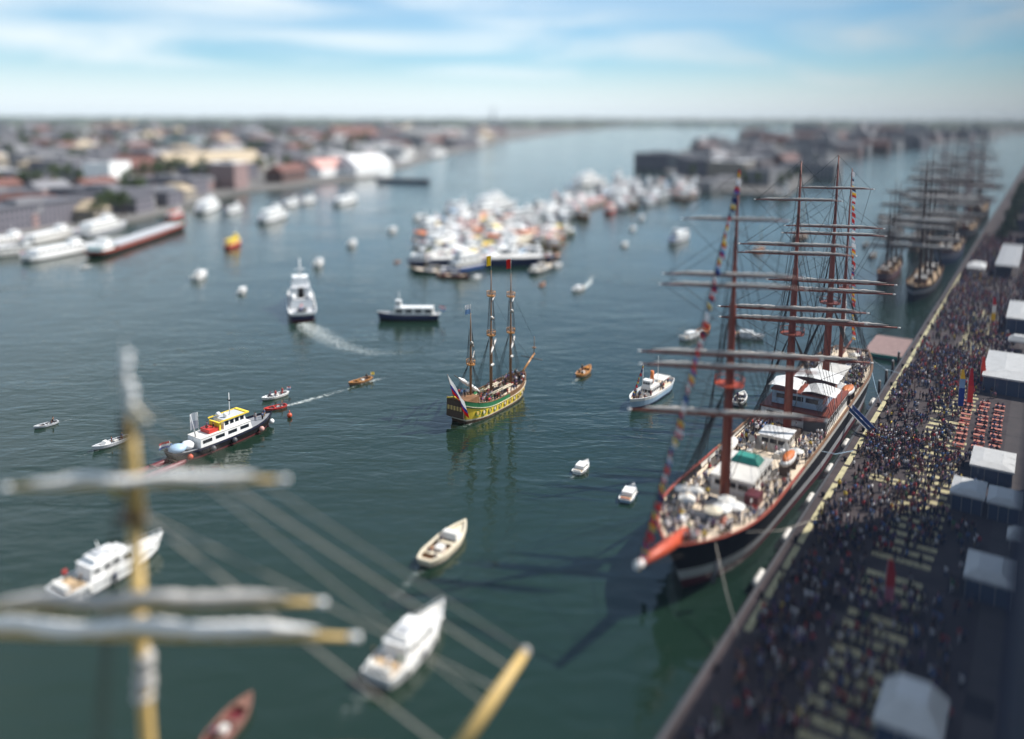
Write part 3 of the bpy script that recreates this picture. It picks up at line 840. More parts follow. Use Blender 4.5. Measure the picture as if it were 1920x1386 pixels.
TOPS = [('tshirtwhite', 'white'), ('tshirtblue', 'blue'), ('tshirtred', 'red'), ('black', 'black'), ('tshirtgrey', 'grey'), ('denim', 'dark blue'), ('tshirtpink', 'pink'), ('tshirtgreen', 'green'), ('purple', 'purple'), ('yellow', 'yellow'), ('maroon', 'maroon'), ('orangered', 'orange')]
TRS = [('denim', 'blue jeans'), ('black', 'black trousers'), ('khaki', 'khaki trousers'), ('tshirtgrey', 'grey trousers'), ('tshirtwhite', 'white trousers')]
PM = {}
def person_mesh(pose, t, b, h):
    k = (pose, t, b, h)
    if k not in PM:
        V, F, Sl = FIG[pose]
        me = bpy.data.meshes.new('person'); me.from_pydata(V, [], F)
        for m_ in ('skin', TOPS[t][0], TRS[b][0], ('hair', 'fairhair')[h]): me.materials.append(MATS[m_])
        me.polygons.foreach_set('material_index', Sl); me.polygons.foreach_set('use_smooth', [True] * len(F)); me.update()
        PM[k] = me
    return PM[k]
pr = random.Random(21)
def person(loc, ang, where, group, pose='stand', t=None, b=None):
    t = pr.choices(range(12), [5, 4, 4, 9, 4, 8, 2, 1, 4, .7, 5, .6])[0] if t is None else t
    b = pr.choices(range(5), [5, 4, 2, 2, 1])[0] if b is None else b
    o = link('person', person_mesh(pose, t, b, pr.randrange(2)))
    o.location = loc; o.rotation_euler = (0, 0, ang); s = pr.uniform(.94, 1.06); o.scale = (s, s, s)
    verb = {'walk': 'walking', 'stand': 'standing', 'wave': 'waving', 'sit': 'sitting'}[pose]
    tag(o, f'person in {TOPS[t][1]} top and {TRS[b][1]} {verb} {where}', 'person', group)
    return o
def crowd(name, spots, pal=None):
    """many figures too small to pick apart, joined"""
    mnames = ['skin', 'hair'] + [t[0] for t in TOPS] + [b[0] for b in TRS]
    uniq = list(dict.fromkeys(mnames))
    VV, FV, FN, MI = [], [], [], []
    base = 0
    for (x, y, z, a_, pose) in spots:
        V, F, Sl = FIG[pose]
        A = np.array(V); s = pr.uniform(.93, 1.06); c, sn = math.cos(a_) * s, math.sin(a_) * s
        VV.append(np.stack([A[:, 0] * c - A[:, 1] * sn + x, A[:, 0] * sn + A[:, 1] * c + y, A[:, 2] * s + z], 1))
        t = TOPS[pr.choices(range(12), pal or [5, 4, 4, 9, 4, 8, 2, 1, 4, .7, 5, .6])[0]][0]; b_ = TRS[pr.choices(range(5), [5, 4, 2, 2, 1])[0]][0]
        lut = [uniq.index('skin'), uniq.index(t), uniq.index(b_), uniq.index('hair')]
        for f, sl in zip(F, Sl):
            FV.extend(i + base for i in f); FN.append(len(f)); MI.append(lut[sl])
        base += len(V)
    me = bpy.data.meshes.new(name)
    VV = np.concatenate(VV).astype(np.float32); FN = np.array(FN, np.int32); FV = np.array(FV, np.int32)
    me.vertices.add(len(VV)); me.vertices.foreach_set('co', VV.ravel())
    me.loops.add(len(FV)); me.loops.foreach_set('vertex_index', FV)
    me.polygons.add(len(FN)); me.polygons.foreach_set('loop_start', np.concatenate([[0], np.cumsum(FN)[:-1]]).astype(np.int32))
    me.polygons.foreach_set('material_index', np.array(MI, np.int32))
    for m_ in uniq: me.materials.append(MATS[m_])
    me.update(calc_edges=True); me.validate()
    o = link(name, me); o['kind'] = 'stuff'
    return o
def world_of(o, p):
    m = Matrix.Translation(o.location) @ Matrix.Rotation(o.rotation_euler.z, 4, 'Z') @ Matrix.Diagonal((*o.scale, 1))
    return m @ Vector(p)

# ================================================================== SMALL BOATS
def place(px, py, dx, dy): return G(px, py), heading(px, py, dx, dy)

def open_boat(px, py, dx, dy, L, hullc, insidec, label, railc='varnish', crew=3, flagc=None, cover=None, name='open_boat', cat='boat', group=None, where=None, B=None, engine=True):
    loc, ang = place(px, py, dx, dy)
    o = root(name, loc, ang, label, cat, group)
    B = B or L * .31
    h = Hull(L, B, L * .135, L * .085, L * .1, L * .05, sb=.5, pb=2.2, tr=.55, ss=.3, flare=.3, rake=.05)
    h.shell([(.3, 0), (1, 1)], ['darkgrey', hullc], parent=o)
    h.deck(0, insidec, 'floor', o, flat=L * .035)
    h.rail(L * .035, L * .012, railc, parent=o)
    h.deck(L * .012, railc, 'foredeck', o, s0=.76, s1=1.0, n=8)
    for x in (-.3, -.02):
        w_ = h.w(x + .5) * 1.8
        MB().box(x * L, x * L + L * .05, -w_ / 2, w_ / 2, L * .065, L * .078).build('bench', railc, o)
    if engine: MB().box(-.2 * L, -.08 * L, -L * .05, L * .05, L * .036, L * .1, 0, .02, .02, .02).build('engine_box', 'offwhite', o)
    if cover: MB().box(.06 * L, .24 * L, -B * .36, B * .36, L * .085, L * .16, 0, .02 * L, .08 * L, .02 * L).build('spray_hood', cover, o)
    if flagc: flag(o, (-L * .49, 0, L * .1), L * .16, L * .13, L * .09, flagc, ang=3.0)
    for i in range(crew):
        x = (-.34, -.26, .02, .1, -.05, -.3)[i % 6] * L; y = (-.12, .14, .16, -.16, 0, 0)[i % 6] * B * 1.6
        sit = i % 3 != 2
        person(world_of(o, (x, y, L * .036 + (.02 if sit else 0))), ang + rnd.uniform(-.8, .8) - math.pi / 2, 'in ' + (where or label.split(',')[0]), 'people aboard ' + (where or label), 'sit' if sit else 'stand')
    return o

def motor_yacht(px, py, dx, dy, L, label, hullc='white', topc='white', B=None, fly=True, deckc='offwhite', bandc='navy', group=None, name='motor_yacht', cat='boat', flagc=None, cover=None):
    loc, ang = place(px, py, dx, dy)
    o = root(name, loc, ang, label, cat, group)
    B = B or L * .3
    h = Hull(L, B, L * .15, L * .11, L * .11, L * .06, sb=.45, pb=1.9, tr=.85, ss=.2, flare=.35, rake=.07)
    h.shell([(.16, 0), (.62, 1), (.72, 2), (1, 1)], ['darkgrey', hullc, bandc], parent=o)
    h.deck(L * .012, deckc, 'deck', o)
    h.rail(L * .012, L * .01, 'white', parent=o)
    z = L * .105
    c = cabin(o, -.26 * L, .2 * L, B * .74, z, z + L * .1, topc, 'white', 4 if L > 6 else 2, tf=.9, ta=.15)
    MB().box(.16 * L, .36 * L, -B * .26, B * .26, z + .01, z + L * .035, 0, .01, L * .06, B * .08).build('trunk_cabin', topc, o)
    if fly:
        f = MB().box(-.2 * L, .06 * L, -B * .3, B * .3, z + L * .105, z + L * .15, 0, 0, L * .03, L * .01).build('flybridge', topc, o)
        MB().box(-.16 * L, -.06 * L, -B * .2, B * .2, z + L * .151, z + L * .165).build('seat', cover or 'lightgrey', f)
        MB().tube([(-.1 * L, 0, z + L * .15), (-.13 * L, 0, z + L * .26)], [L * .008, L * .004], 6).build('mast', 'white', o)
    MB().box(-.47 * L, -.3 * L, -B * .36, B * .36, z + .004, z + L * .012).build('cockpit_floor', 'teak', o)
    MB().box(-.47 * L, -.43 * L, -B * .33, B * .33, z + L * .0125, z + L * .05).build('stern_seat', cover or 'offwhite', o)
    # pulpit
    mb = MB()
    for sg in (1, -1):
        pts = [(h.x(s), sg * h.w(s) * .95, h.z(s) + L * .045) for s in (.5, .65, .8, .92, .99)]
        mb.tube(pts, L * .0025, 5)
        for s in (.5, .65, .8, .92): mb.tube([(h.x(s), sg * h.w(s) * .95, h.z(s)), (h.x(s), sg * h.w(s) * .95, h.z(s) + L * .045)], L * .002, 5)
    mb.build('guard_rail', 'lightgrey', o)
    for k, s_ in enumerate((.2, .42, .62)):
        for sg in (1, -1): MB().tube([(h.x(s_), sg * (h.w(s_) + L * .012), h.z(s_) * .95), (h.x(s_), sg * (h.w(s_) + L * .012), h.z(s_) * .35)], L * .012, 7).build('fender', 'navy' if k % 2 else 'offwhite', o)
    if flagc: flag(o, (-L * .49, 0, L * .11), L * .13, L * .11, L * .07, flagc, ang=3.0)
    return o

def passenger_boat(px, py, dx, dy, L, label, hullc='white', roofc='white', decks=1, B=None, bandc='navy', group=None, name='passenger_boat', nwin=8, wheel=True, mastc='white', cat='passenger boat', hullz=1.0, funnel=None):
    loc, ang = place(px, py, dx, dy)
    o = root(name, loc, ang, label, cat, group)
    B = B or max(3.6, L * .19)
    fb = (1.6 + L * .022) * hullz
    h = Hull(L, B, fb * 1.35, fb, fb, 1.2, sb=.68, pb=2.2, tr=.75, ss=.14, flare=.25, rake=.04)
    h.shell([(.25, 0), (.7, 1), (.84, 2), (1, 1)], ['black', hullc, bandc], parent=o)
    h.deck(.25, 'lightgrey', 'deck', o); h.rail(.18, .1, 'white', parent=o)
    z = fb - .25; x0, x1 = -.4 * L, .26 * L
    for d in range(decks):
        cabin(o, x0, x1, B * (.84 - .07 * d), z, z + 2.4, 'white' if d or hullc == 'white' else 'offwhite', roofc, max(3, nwin - 2 * d), tf=.35, name='saloon', wz=(.35, .8))
        z += 2.5; x0 += .05 * L; x1 -= .09 * L
    if wheel:
        cabin(o, x1 - .06 * L, x1 + .05 * L, B * .5, z, z + 2.1, 'white', 'white', 2, tf=.2, name='wheelhouse')
        MB().tube([(x1 - .02 * L, 0, z + 2.1), (x1 - .03 * L, 0, z + 5.2)], [.09, .04], 6).build('mast', mastc, o)
        MB().box(x1 - .025 * L - .1, x1 - .025 * L + .1, -.8, .8, z + 3.6, z + 3.75).build('radar', 'white', o)
    if funnel: MB().tube([(-.2 * L, 0, z - .3), (-.21 * L, 0, z + 2.4)], [.55, .5], 10).build('funnel', funnel, o)
    flag(o, (-L * .49, 0, fb * .95), 2.6, 2.0, 1.2, ['red', 'white', 'blue'], ang=3.0)
    return o

def barge(px, py, dx, dy, L, label, hullc='black', bandc='maroon', hatchc='lightgrey', deckc='teal', housec='white', B=None, nh=12, group=None):
    loc, ang = place(px, py, dx, dy)
    o = root('cargo_barge', loc, ang, label, 'barge', group)
    B = B or 10.5
    h = Hull(L, B, 4.2, 2.8, 3.0, 1.5, sb=.9, pb=2.3, tr=.7, ss=.06, flare=.2, rake=.02)
    h.shell([(.55, 0), (1, 1)], [hullc, bandc], parent=o)
    h.deck(.3, deckc, 'deck', o); h.rail(.3, .12, bandc, parent=o)
    x0, x1 = -.34 * L, .4 * L
    MB().box(x0, x1, -B * .4, B * .4, 2.2, 3.4).build('hatch_coaming', 'grey', o)
    st = (x1 - x0) / nh
    for i in range(nh):
        MB().box(x0 + st * i + .12, x0 + st * (i + 1) - .12, -B * .41, B * .41, 3.403, 3.75 + .12 * (i % 2)).build('hatch_cover', hatchc, o)
    cabin(o, -.47 * L, -.37 * L, B * .72, 2.5, 5.0, housec, 'white', 4, tf=.05, name='deckhouse')
    cabin(o, -.415 * L, -.375 * L, B * .5, 5.2, 7.6, housec, 'white', 3, tf=.1, name='wheelhouse')
    MB().tube([(-.43 * L, 0, 5.1), (-.43 * L, 0, 9.5)], [.12, .06], 6).build('mast', 'white', o)
    MB().tube([(.45 * L, 0, 3.6), (.45 * L, 0, 7.5)], [.12, .06], 6).build('foremast', 'white', o)
    MB().box(.425 * L, .44 * L, -1.2, 1.2, 3.2, 4.0).build('windlass', 'orangered', o)
    return o

def sailing_barge(px, py, dx, dy, L, label, hullc='black', bandc='white', housec='wood', mh=1.0, group=None, crew=0, flagc=None, sailc='sail', two=False, name='sailing_barge', scale_rig=1.0):
    loc, ang = place(px, py, dx, dy)
    o = root(name, loc, ang, label, 'sailing boat', group)
    B = L * .24
    h = Hull(L, B, L * .1, L * .062, L * .08, 1, sb=.75, pb=2.4, tr=.5, ss=.2, flare=.15, rake=.03)
    h.shell([(.25, 0), (.8, 0), (1, 1)], [hullc, bandc], parent=o)
    h.deck(L * .012, 'deck', 'deck', o); h.rail(L * .012, L * .008, housec, parent=o)
    z = L * .055
    cabin(o, -.05 * L, .2 * L, B * .6, z, z + L * .04, housec, 'greyroof', 3, tf=.1, name='hatch_house', front=False)
    cabin(o, -.36 * L, -.24 * L, B * .55, z, z + L * .1, housec, 'white', 2, tf=.1, name='wheelhouse')
    xs = [(.22, 1.0), (-.16, .75)] if two else [(.16, 1.0)]
    for x, k in xs:
        H_ = L * 1.15 * mh * k
        m_ = MB().tube([(x * L, 0, z), (x * L, 0, z + H_ * .75), (x * L, 0, z + H_)], [L * .009, L * .007, L * .003], 8).build('mast', 'buff', o)
        MB().tube([(x * L - .01 * L, 0, z + L * .09), (x * L - .36 * L * k, 0, z + L * .12)], L * .005, 6).build('boom', 'buff', m_)
        sausage((x * L - .02 * L, 0, z + L * .105), (x * L - .34 * L * k, 0, z + L * .135), L * .014, rnd, n=14).build('furled_sail', sailc, m_)
        st = MB()
        for sg in (1, -1):
            for e in (-.03, .0, .03): st.tube([(x * L, 0, z + H_ * .76), ((x + e) * L, sg * B * .48, z)], L * .0015, 4)
        st.tube([(x * L, 0, z + H_ * .8), (.5 * L, 0, L * .1)], L * .0015, 4)
        st.build('shrouds', 'rope', m_)
    MB().tube([(.46 * L, 0, L * .1), (.68 * L, 0, L * .15)], [L * .007, L * .004], 6).build('bowsprit', 'buff', o)
    if flagc: flag(o, (-L * .49, 0, L * .07), L * .13, L * .12, L * .075, flagc, ang=3.0)
    return o

# ================================================================== TALL SHIPS
def square_mast(o, x, z0, segs, yards, pole, lashed='sail', brace=0.0, top_z=None, topc=None, topr=1.6, sr=None, tip='white', y_off=0, sailmask=None, yc=None, seed=1, rake=0.0):
    """a mast with its yards, furled sails, top and shrouds; segs [(z, radius)], yards [(z, half length, radius)]"""
    g = random.Random(seed)
    rk = lambda z: x - rake * (z - z0)
    m = MB().tube([(rk(z), y_off, z) for z, _ in segs], [r for _, r in segs], 10).build('mast', pole, o)
    c, s = math.sin(brace), math.cos(brace)
    for i, (z, hl, r) in enumerate(yards):
        cx = rk(z) + .9
        a, b = Vector((cx - c * hl, y_off - s * hl, z)), Vector((cx + c * hl, y_off + s * hl, z))
        n = 10
        pts = [a.lerp(b, k / n) for k in range(n + 1)]
        y_ = MB().tube(pts, [r * (1 - .55 * abs(2 * k / n - 1) ** 1.6) for k in range(n + 1)], 8).build('yard', yc or pole, m)
        if tip:
            for e, q in ((a, b), (b, a)):
                d = (e - q).normalized()
                MB().tube([e + d * .003, e + d * hl * .045], r * .48, 8).build('yard_tip', tip, m)
        if sailmask is None or sailmask[i]:
            sausage(a.lerp(b, .06), a.lerp(b, .94), r * 1.15 * (sr or 1), g, lump=.35, off=(.1, 0, r * 1.35)).build('furled_sail', lashed, m)
    if top_z:
        for tz in (top_z if isinstance(top_z, (list, tuple)) else [top_z]):
            t = MB()
            n = 12
            t.prism([(rk(tz) + topr * math.cos(2 * math.pi * k / n), y_off + topr * 1.15 * math.sin(2 * math.pi * k / n)) for k in range(n)], tz, tz + .22)
            for k in range(n):
                a0 = 2 * math.pi * k / n
                t.tube([(rk(tz) + topr * math.cos(a0), y_off + topr * 1.15 * math.sin(a0), tz + .2), (rk(tz) + topr * math.cos(a0), y_off + topr * 1.15 * math.sin(a0), tz + 1.1)], .05, 4)
            t.tube([(rk(tz) + topr * math.cos(2 * math.pi * k / n), y_off + topr * 1.15 * math.sin(2 * math.pi * k / n), tz + 1.1) for k in range(n + 1)], .06, 5)
            t.build('top_platform', topc or pole, m)
    return m
def shrouds(parent, x, ztop, hw, zdeck, n=6, aft=5.0, r=.045, rat=True, c='rope', y0=0):
    mb = MB()
    for sg in (1, -1):
        feet = [Vector((x - aft * k / (n - 1) + .6, sg * hw, zdeck)) for k in range(n)]
        top = Vector((x, y0 + sg * .35, ztop))
        for f in feet: mb.tube([f, top], r, 4, caps=False)
        if rat:
            for k in range(1, 14):
                t = k / 15
                mb.tube([feet[0].lerp(top, t), feet[-1].lerp(top, t)], r * .6, 3, caps=False)
    return mb.build('shrouds', c, parent)
def bunting(a, b, label, n, sag, name='signal_flags', group=None, size=(1.1, .8), seed=4, sway=(0.25, -.9)):
    """a dressing line of signal flags between two points"""
    g = random.Random(seed)
    a, b = Vector(a), Vector(b)
    o = root(name, a, 0, label, 'signal flags', group)
    d = b - a
    pt = lambda t: d * t + Vector((0, 0, -sag * 4 * t * (1 - t)))
    MB().tube([pt(i / 20) for i in range(21)], .03, 4).build('line', 'rope', o)
    cs = ['red', 'yellow', 'white', 'blue', 'red', 'tshirtwhite', 'navy', 'orangered', 'yellow', 'red']
    for i in range(n):
        t0 = (i + .12) / n; p = pt(t0); q = pt((i + .82) / n)
        w_ = size[0] * g.uniform(.85, 1.2)
        s = Vector((sway[0] + g.uniform(-.3, .3), sway[1] + g.uniform(-.3, .3), -.25 + g.uniform(-.2, .2))).normalized() * w_
        c1, c2 = g.choice(cs), g.choice(cs)
        mb = MB(); mid = (p + q) / 2
        f1 = s * .5 + Vector((0, 0, .05))
        for k, (u, v) in enumerate(((p, mid), (mid, q))):
            for sd_ in (0, 1):
                e = Vector((.012, .012, 0)) * sd_
                quad = [u + e, v + e, v + f1 + e, u + f1 + e]
                quad2 = [u + f1 + e, v + f1 + e, v + s + e, u + s + e]
                mb.add(quad if sd_ else quad[::-1], [(0, 1, 2, 3)], k); mb.add(quad2 if sd_ else quad2[::-1], [(0, 1, 2, 3)], k)
        mb.build('flag', C_([c1, c2]), o)
    return o

# ---- the four-masted barque along the quay
ab, bb = toQ(G(1257, 1012, 8.0))
SH_B = -9.5
ab -= 3.0
BL = 116.0
barq = root('four_masted_barque', Q(ab + BL / 2, SH_B, 0), QANG + math.pi, 'huge four-masted barque with black and white hull moored bow-on along the quay', 'sailing ship')
bh = Hull(BL, 15.2, 8.6, 6.2, 7.4, 4.0, sb=.78, pb=3.0, tr=.5, ss=.18, flare=.4, rake=.05, srake=.04)
bh.shell([(.2, 0), (.42, 1), (.84, 2), (1, 2)], ['maroon', 'lightgrey', 'black', 'offwhite'], parent=barq, n=40, top_mid=(.06, .72, 3))
bh.deck(1.15, 'deck', 'main_deck', barq, n=40)
bh.rail(.42, .14, 'wood', parent=barq, n=40, s0=0, s1=.66)
bh.rail(.38, .14, 'railred', name='bow_rail', parent=barq, n=24, s0=.662, s1=1.0, stern=False)
bh.deck(.35, 'deck', 'forecastle_deck', barq, s0=.86, s1=.995, n=14)
bh.deck(.3, 'deck', 'poop_deck', barq, s0=.005, s1=.2, n=14)
def bx(px, py, z=7.0):
    return BL / 2 - (toQ(G(px, py, z))[0] - ab)
MX = [bx(1364, 930), bx(1466, 793), bx(1538, 712), -BL / 2 + 14.0]
print('mast x', MX, 'quay bow', ab, bb)
DZ = lambda x: bh.z(x / BL + .5) - 1.15
yd = [(20.0, 14.0, .37), (27.2, 12.6, .32), (29.2, 12.8, .32), (39.6, 10.2, .23), (41.2, 9.8, .22), (49.5, 7.4, .17)]
for i, x in enumerate(MX):
    dz = DZ(x)
    if i < 3:
        m_ = square_mast(barq, x, dz, [(dz, .8), (20, .72), (25.5, .64), (36.6, .5), (37, .36), (47, .26), (56.5, .12)], yd, 'mastbrown', 'weathersail', top_z=[24.4], topc='orangered' if i == 0 else 'mastbrown', topr=1.9, sr=.85, seed=30 + i, brace=R(-25 + 2 * i), rake=.01)
        shrouds(m_, x - .3, 24.3, 7.1, dz + 1.1, 8, 7.5)
        shrouds(m_, x - .3, 36.2, 1.9, 24.6, 4, 1.8, .045)
        rg = MB()
        for zz, hl_, _r in yd:
            for sg in (1, -1):
                c_, s_2 = math.sin(R(-25 + 2 * i)), math.cos(R(-25 + 2 * i))
                e = (x + .9 + c_ * hl_ * .95 * sg, s_2 * hl_ * .95 * sg, zz)
                rg.tube([e, (x - 14, sg * 2.2, max(12, zz - 12))], .04, 4, caps=False)
                rg.tube([e, (x, 0, zz + 7)], .035, 4, caps=False)
        for sg in (1, -1):
            for k in range(5): rg.tube([(x, 0, (36, 40, 44, 47, 55)[k]), (x - 6 - k * 1.3, sg * 7.0, DZ(x) + 1.2)], .045, 4, caps=False)
        rg.build('braces_and_backstays', 'rope', m_)
    else:
        m_ = square_mast(barq, x, dz, [(dz, .5), (26, .42), (30, .3), (53, .1)], [], 'mastbrown', top_z=[25], topr=1.2, rake=.01)
        MB().tube([(x - .6, 0, dz + 3.2), (x - 15, 0, dz + 4.4)], [.28, .2], 8).build('spanker_boom', 'mastbrown', m_)
        MB().tube([(x - .6, 0, 23.4), (x - 11, 0, 28.6)], [.2, .12], 8).build('gaff', 'mastbrown', m_)
        sausage((x - .9, 0, dz + 5), (x - .9, 0, 23.5), .5, rnd, n=16).build('furled_sail', 'sail', m_)
        shrouds(m_, x - .3, 25, 6.4, dz + 1.1, 6, 5.5)
sts = MB()
for i in range(4):
    x = MX[i]; fx = (MX[i - 1] if i else None)
    for zt, zf in ((24, None), (36, 24 if i else None), (47, 36), (55, 47)):
        if i == 0:
            sts.tube([(x, 0, zt), (BL / 2 + {24: 2, 36: 5, 47: 8, 55: 9.4}[zt], 0, {24: 9.2, 36: 9.8, 47: 10.4, 55: 10.7}[zt])], .05, 4, caps=False)
        else:
            sts.tube([(x, 0, min(zt, 52)), (fx - .5, 0, (zf or DZ(fx) + 1.2))], .05, 4, caps=False)
sts.build('stays', 'rope', barq)
bs = MB().tube([(BL / 2 - 6, 0, 7.9), (BL / 2 + 2, 0, 9.2), (BL / 2 + 8.4, 0, 10.5)], [.85, .8, .5], 10).build('bowsprit', 'orangered', barq)
MB().tube([(BL / 2 + 8.403, 0, 10.5), (BL / 2 + 9.8, 0, 10.8)], [.52, .45], 10).build('bowsprit_tip', 'white', bs)
nt = MB()
for k in range(7):
    x = BL / 2 + 1 + k * 1.25; w_ = 2.4 * (1 - k / 10)
    nt.tube([(x, -w_, 8.7 + k * .25), (x, w_, 8.7 + k * .25)], .04, 4)
for sg in (1, -1): nt.tube([(BL / 2 + 1, sg * 2.4, 8.7), (BL / 2 + 9, sg * .2, 10.5)], .05, 4)
nt.build('safety_net', 'rope', bs)
# deck furniture, measured along the ship
def blk(x0, x1, w, h, m, roof, n, name='deckhouse', y=0, tf=.02, rise=0.0, front=True):
    z0 = DZ((x0 + x1) / 2) + rise
    c = cabin(barq, x0, x1, w, z0, z0 + h, m, roof, n, tf=tf, ta=.02, name=name, over=.25, ty=.01, front=front)
    if y: c.location.y = y
    return c
m1, m2, m3, m4 = MX
blk(m1 - 13.5, m1 - 3.0, 6.4, 2.6, 'white', 'offwhite', 5, 'fore_deckhouse')
MB().box(m1 - 12.5, m1 - 9.2, -2.3, 2.4, DZ(m1 - 10) + 2.95, DZ(m1 - 10) + 3.9, 0, .7, .5, .8).build('teal_tarpaulin', 'teal', barq)
blk(m2 + 4, m2 + 9, 5, 2.3, 'offwhite', 'white', 3, 'small_deckhouse')
blk(m2 - 22.0, m2 - 4.5, 12.6, 2.9, 'white', 'mastbrown', 9, 'bridge_house')
blk(m2 - 19.5, m2 - 6.5, 9.6, 2.6, 'paleblue', 'mastbrown', 6, 'chart_house', rise=3.35)
for k, (xa, xb, ya, yb, zz) in enumerate([(m2 - 12.5, m2 - 5.5, -5.6, .2, 6.9), (m2 - 12.3, m2 - 6.2, .9, 7.0, 6.5), (m2 - 20.5, m2 - 13.8, -2.8, 5.8, 6.9)]):
    z_ = DZ(m2 - 12) + zz
    aw = MB()
    nx, ny = 8, 6
    vv = [(xa + (xb - xa) * i / nx, ya + (yb - ya) * j / ny, z_ + .55 * math.sin(math.pi * j / ny) + .12 * math.sin(i * 1.7 + j)) for i in range(nx + 1) for j in range(ny + 1)]
    aw.add(vv, [(i * (ny + 1) + j, (i + 1) * (ny + 1) + j, (i + 1) * (ny + 1) + j + 1, i * (ny + 1) + j + 1) for i in range(nx) for j in range(ny)], 0, True)
    aw_o = aw.build('awning', 'white', barq)
    pl = MB()
    for xx in (xa, xb):
        for yy in (ya, yb): pl.tube([(xx, yy, z_ - 3.0), (xx, yy, z_)], .05, 5)
    pl.build('awning_post', 'lightgrey', aw_o)
blk(m3 - 11, m3 - 3.2, 6, 2.4, 'offwhite', 'offwhite', 4, 'aft_deckhouse')
blk(m4 - 7.5, m4 - 1.8, 5, 2.2, 'wood', 'deck', 3, 'poop_house')
for k, (x, y) in enumerate([(m1 - 17, -5.0), (m1 - 17, 5.0), (m2 - 25, -6), (m2 - 25, 6), (m3 + 6, -5.6), (m3 + 6, 5.6)]):
    b_ = MB().ball((x, y, DZ(x) + 2.4), 1.0, 12, 0, (3.4, 1.05, .75)).build('lifeboat', 'white', barq)
    MB().ball((x, y, DZ(x) + 2.85), 1.0, 10, 0, (2.9, .85, .5)).build('boat_cover', 'orange' if k % 2 else 'offwhite', b_)
    MB().box(x - 2.2, x - 1.9, y - .8, y + .8, DZ(x), DZ(x) + 2.0).build('chock', 'darkwood', barq)
    MB().box(x + 1.9, x + 2.2, y - .8, y + .8, DZ(x), DZ(x) + 2.0).build('chock', 'darkwood', barq)
for k, (x, y) in enumerate([(m1 + 7, -2.6), (m1 + 7, 2.6), (m1 + 3.4, -3.2), (m2 + 11, 3), (m2 + 11, -3), (m3 - 14, 3), (m4 - 10, 2.4), (m4 - 10, -2.4)]):
    z_ = DZ(x)
    MB().tube([(x, y, z_), (x, y, z_ + 1.5), (x + .25, y, z_ + 1.95), (x + .7, y, z_ + 2.05)], [.3, .3, .42, .6], 9).build('ventilator', 'white', barq)
MB().box(m1 + 9, m1 + 11.5, -2.2, 2.2, DZ(m1 + 10) + .3, DZ(m1 + 10) + 1.5, 0, .3, .3, .2).build('windlass', 'darkgrey', barq)
MB().tube([(m1 - 1.6, 3.2, DZ(m1) + .8), (m1 - 1.6, 4.2, DZ(m1) + .8)], .75, 14).build('yellow_reel', 'yellow', barq)
MB().box(m1 - 3.2, m1 - .4, 2.9, 5.0, DZ(m1), DZ(m1) + 1.6).build('locker', 'maroon', barq)
MB().box(m1 + 1.2, m1 + 4.8, -2.0, 2.0, DZ(m1), DZ(m1) + .9, 0, .2, .2, .2).build('hatch', 'darkgrey', barq)
MB().box(m2 - 2.6, m2 + 2.8, -2.4, 2.4, DZ(m2), DZ(m2) + .8, 0, .15, .15, .15).build('hatch', 'darkwood', barq)
MB().box(m2 - 3.8, m2 - 3.2, 2.2, 6.2, DZ(m2), DZ(m2) + 2.8).build('tarpaulin_screen', 'darkgrey', barq)
MB().tube([(BL / 2 - 4.5, -5.2, 6.2), (BL / 2 - 3.6, -4.8, 3.4)], [.3, .35], 8).build('anchor', 'darkgrey', barq)
MB().tube([(BL / 2 - 4.5, 5.2, 6.2), (BL / 2 - 3.6, 4.8, 3.4)], [.3, .35], 8).build('anchor', 'darkgrey', barq)
g = random.Random(55)
for k in range(60):
    x = g.choice([g.uniform(m1 + 5, BL / 2 - 9), g.uniform(m2 + 10, m1 - 15), g.uniform(m3 + 1, m2 - 24), g.uniform(-BL / 2 + 8, m3 - 12)])
    s_ = x / BL + .5; y = g.choice([-1, 1]) * g.uniform(.25, .8) * (bh.w(s_) - 1.2); z_ = DZ(x)
    if s_ > .86: z_ = bh.z(s_) - .35
    if s_ < .2: z_ = bh.z(s_) - .3
    kind = k % 4
    if kind == 0:
        um = MB().tube([(x, y, z_), (x, y, z_ + 2.4)], .04, 5).build('parasol_pole', 'lightgrey', barq)
        n = 8; MB().add([(x, y, z_ + 2.75)] + [(x + 1.35 * math.cos(2 * math.pi * i / n), y + 1.35 * math.sin(2 * math.pi * i / n), z_ + 2.2) for i in range(n)], [(0, 1 + i, 1 + (i + 1) % n) for i in range(n)]).build('parasol', g.choice(['white', 'offwhite', 'cream']), um)
    elif kind == 1: MB().box(x - .9, x + .9, y - .5, y + .5, z_, z_ + .85, 0, .05, .05, .05).build('deck_locker', g.choice(['white', 'offwhite', 'wood', 'teal']), barq)
    elif kind == 2: MB().tube([(x, y, z_), (x, y, z_ + .35)], .5, 10).build('rope_coil', 'cream', barq)
    else: MB().ball((x, y, z_ + .5), .9, 10, 0, (1.3, .8, .6)).build('covered_gear', g.choice(['offwhite', 'lightgrey', 'white', 'salmon']), barq)
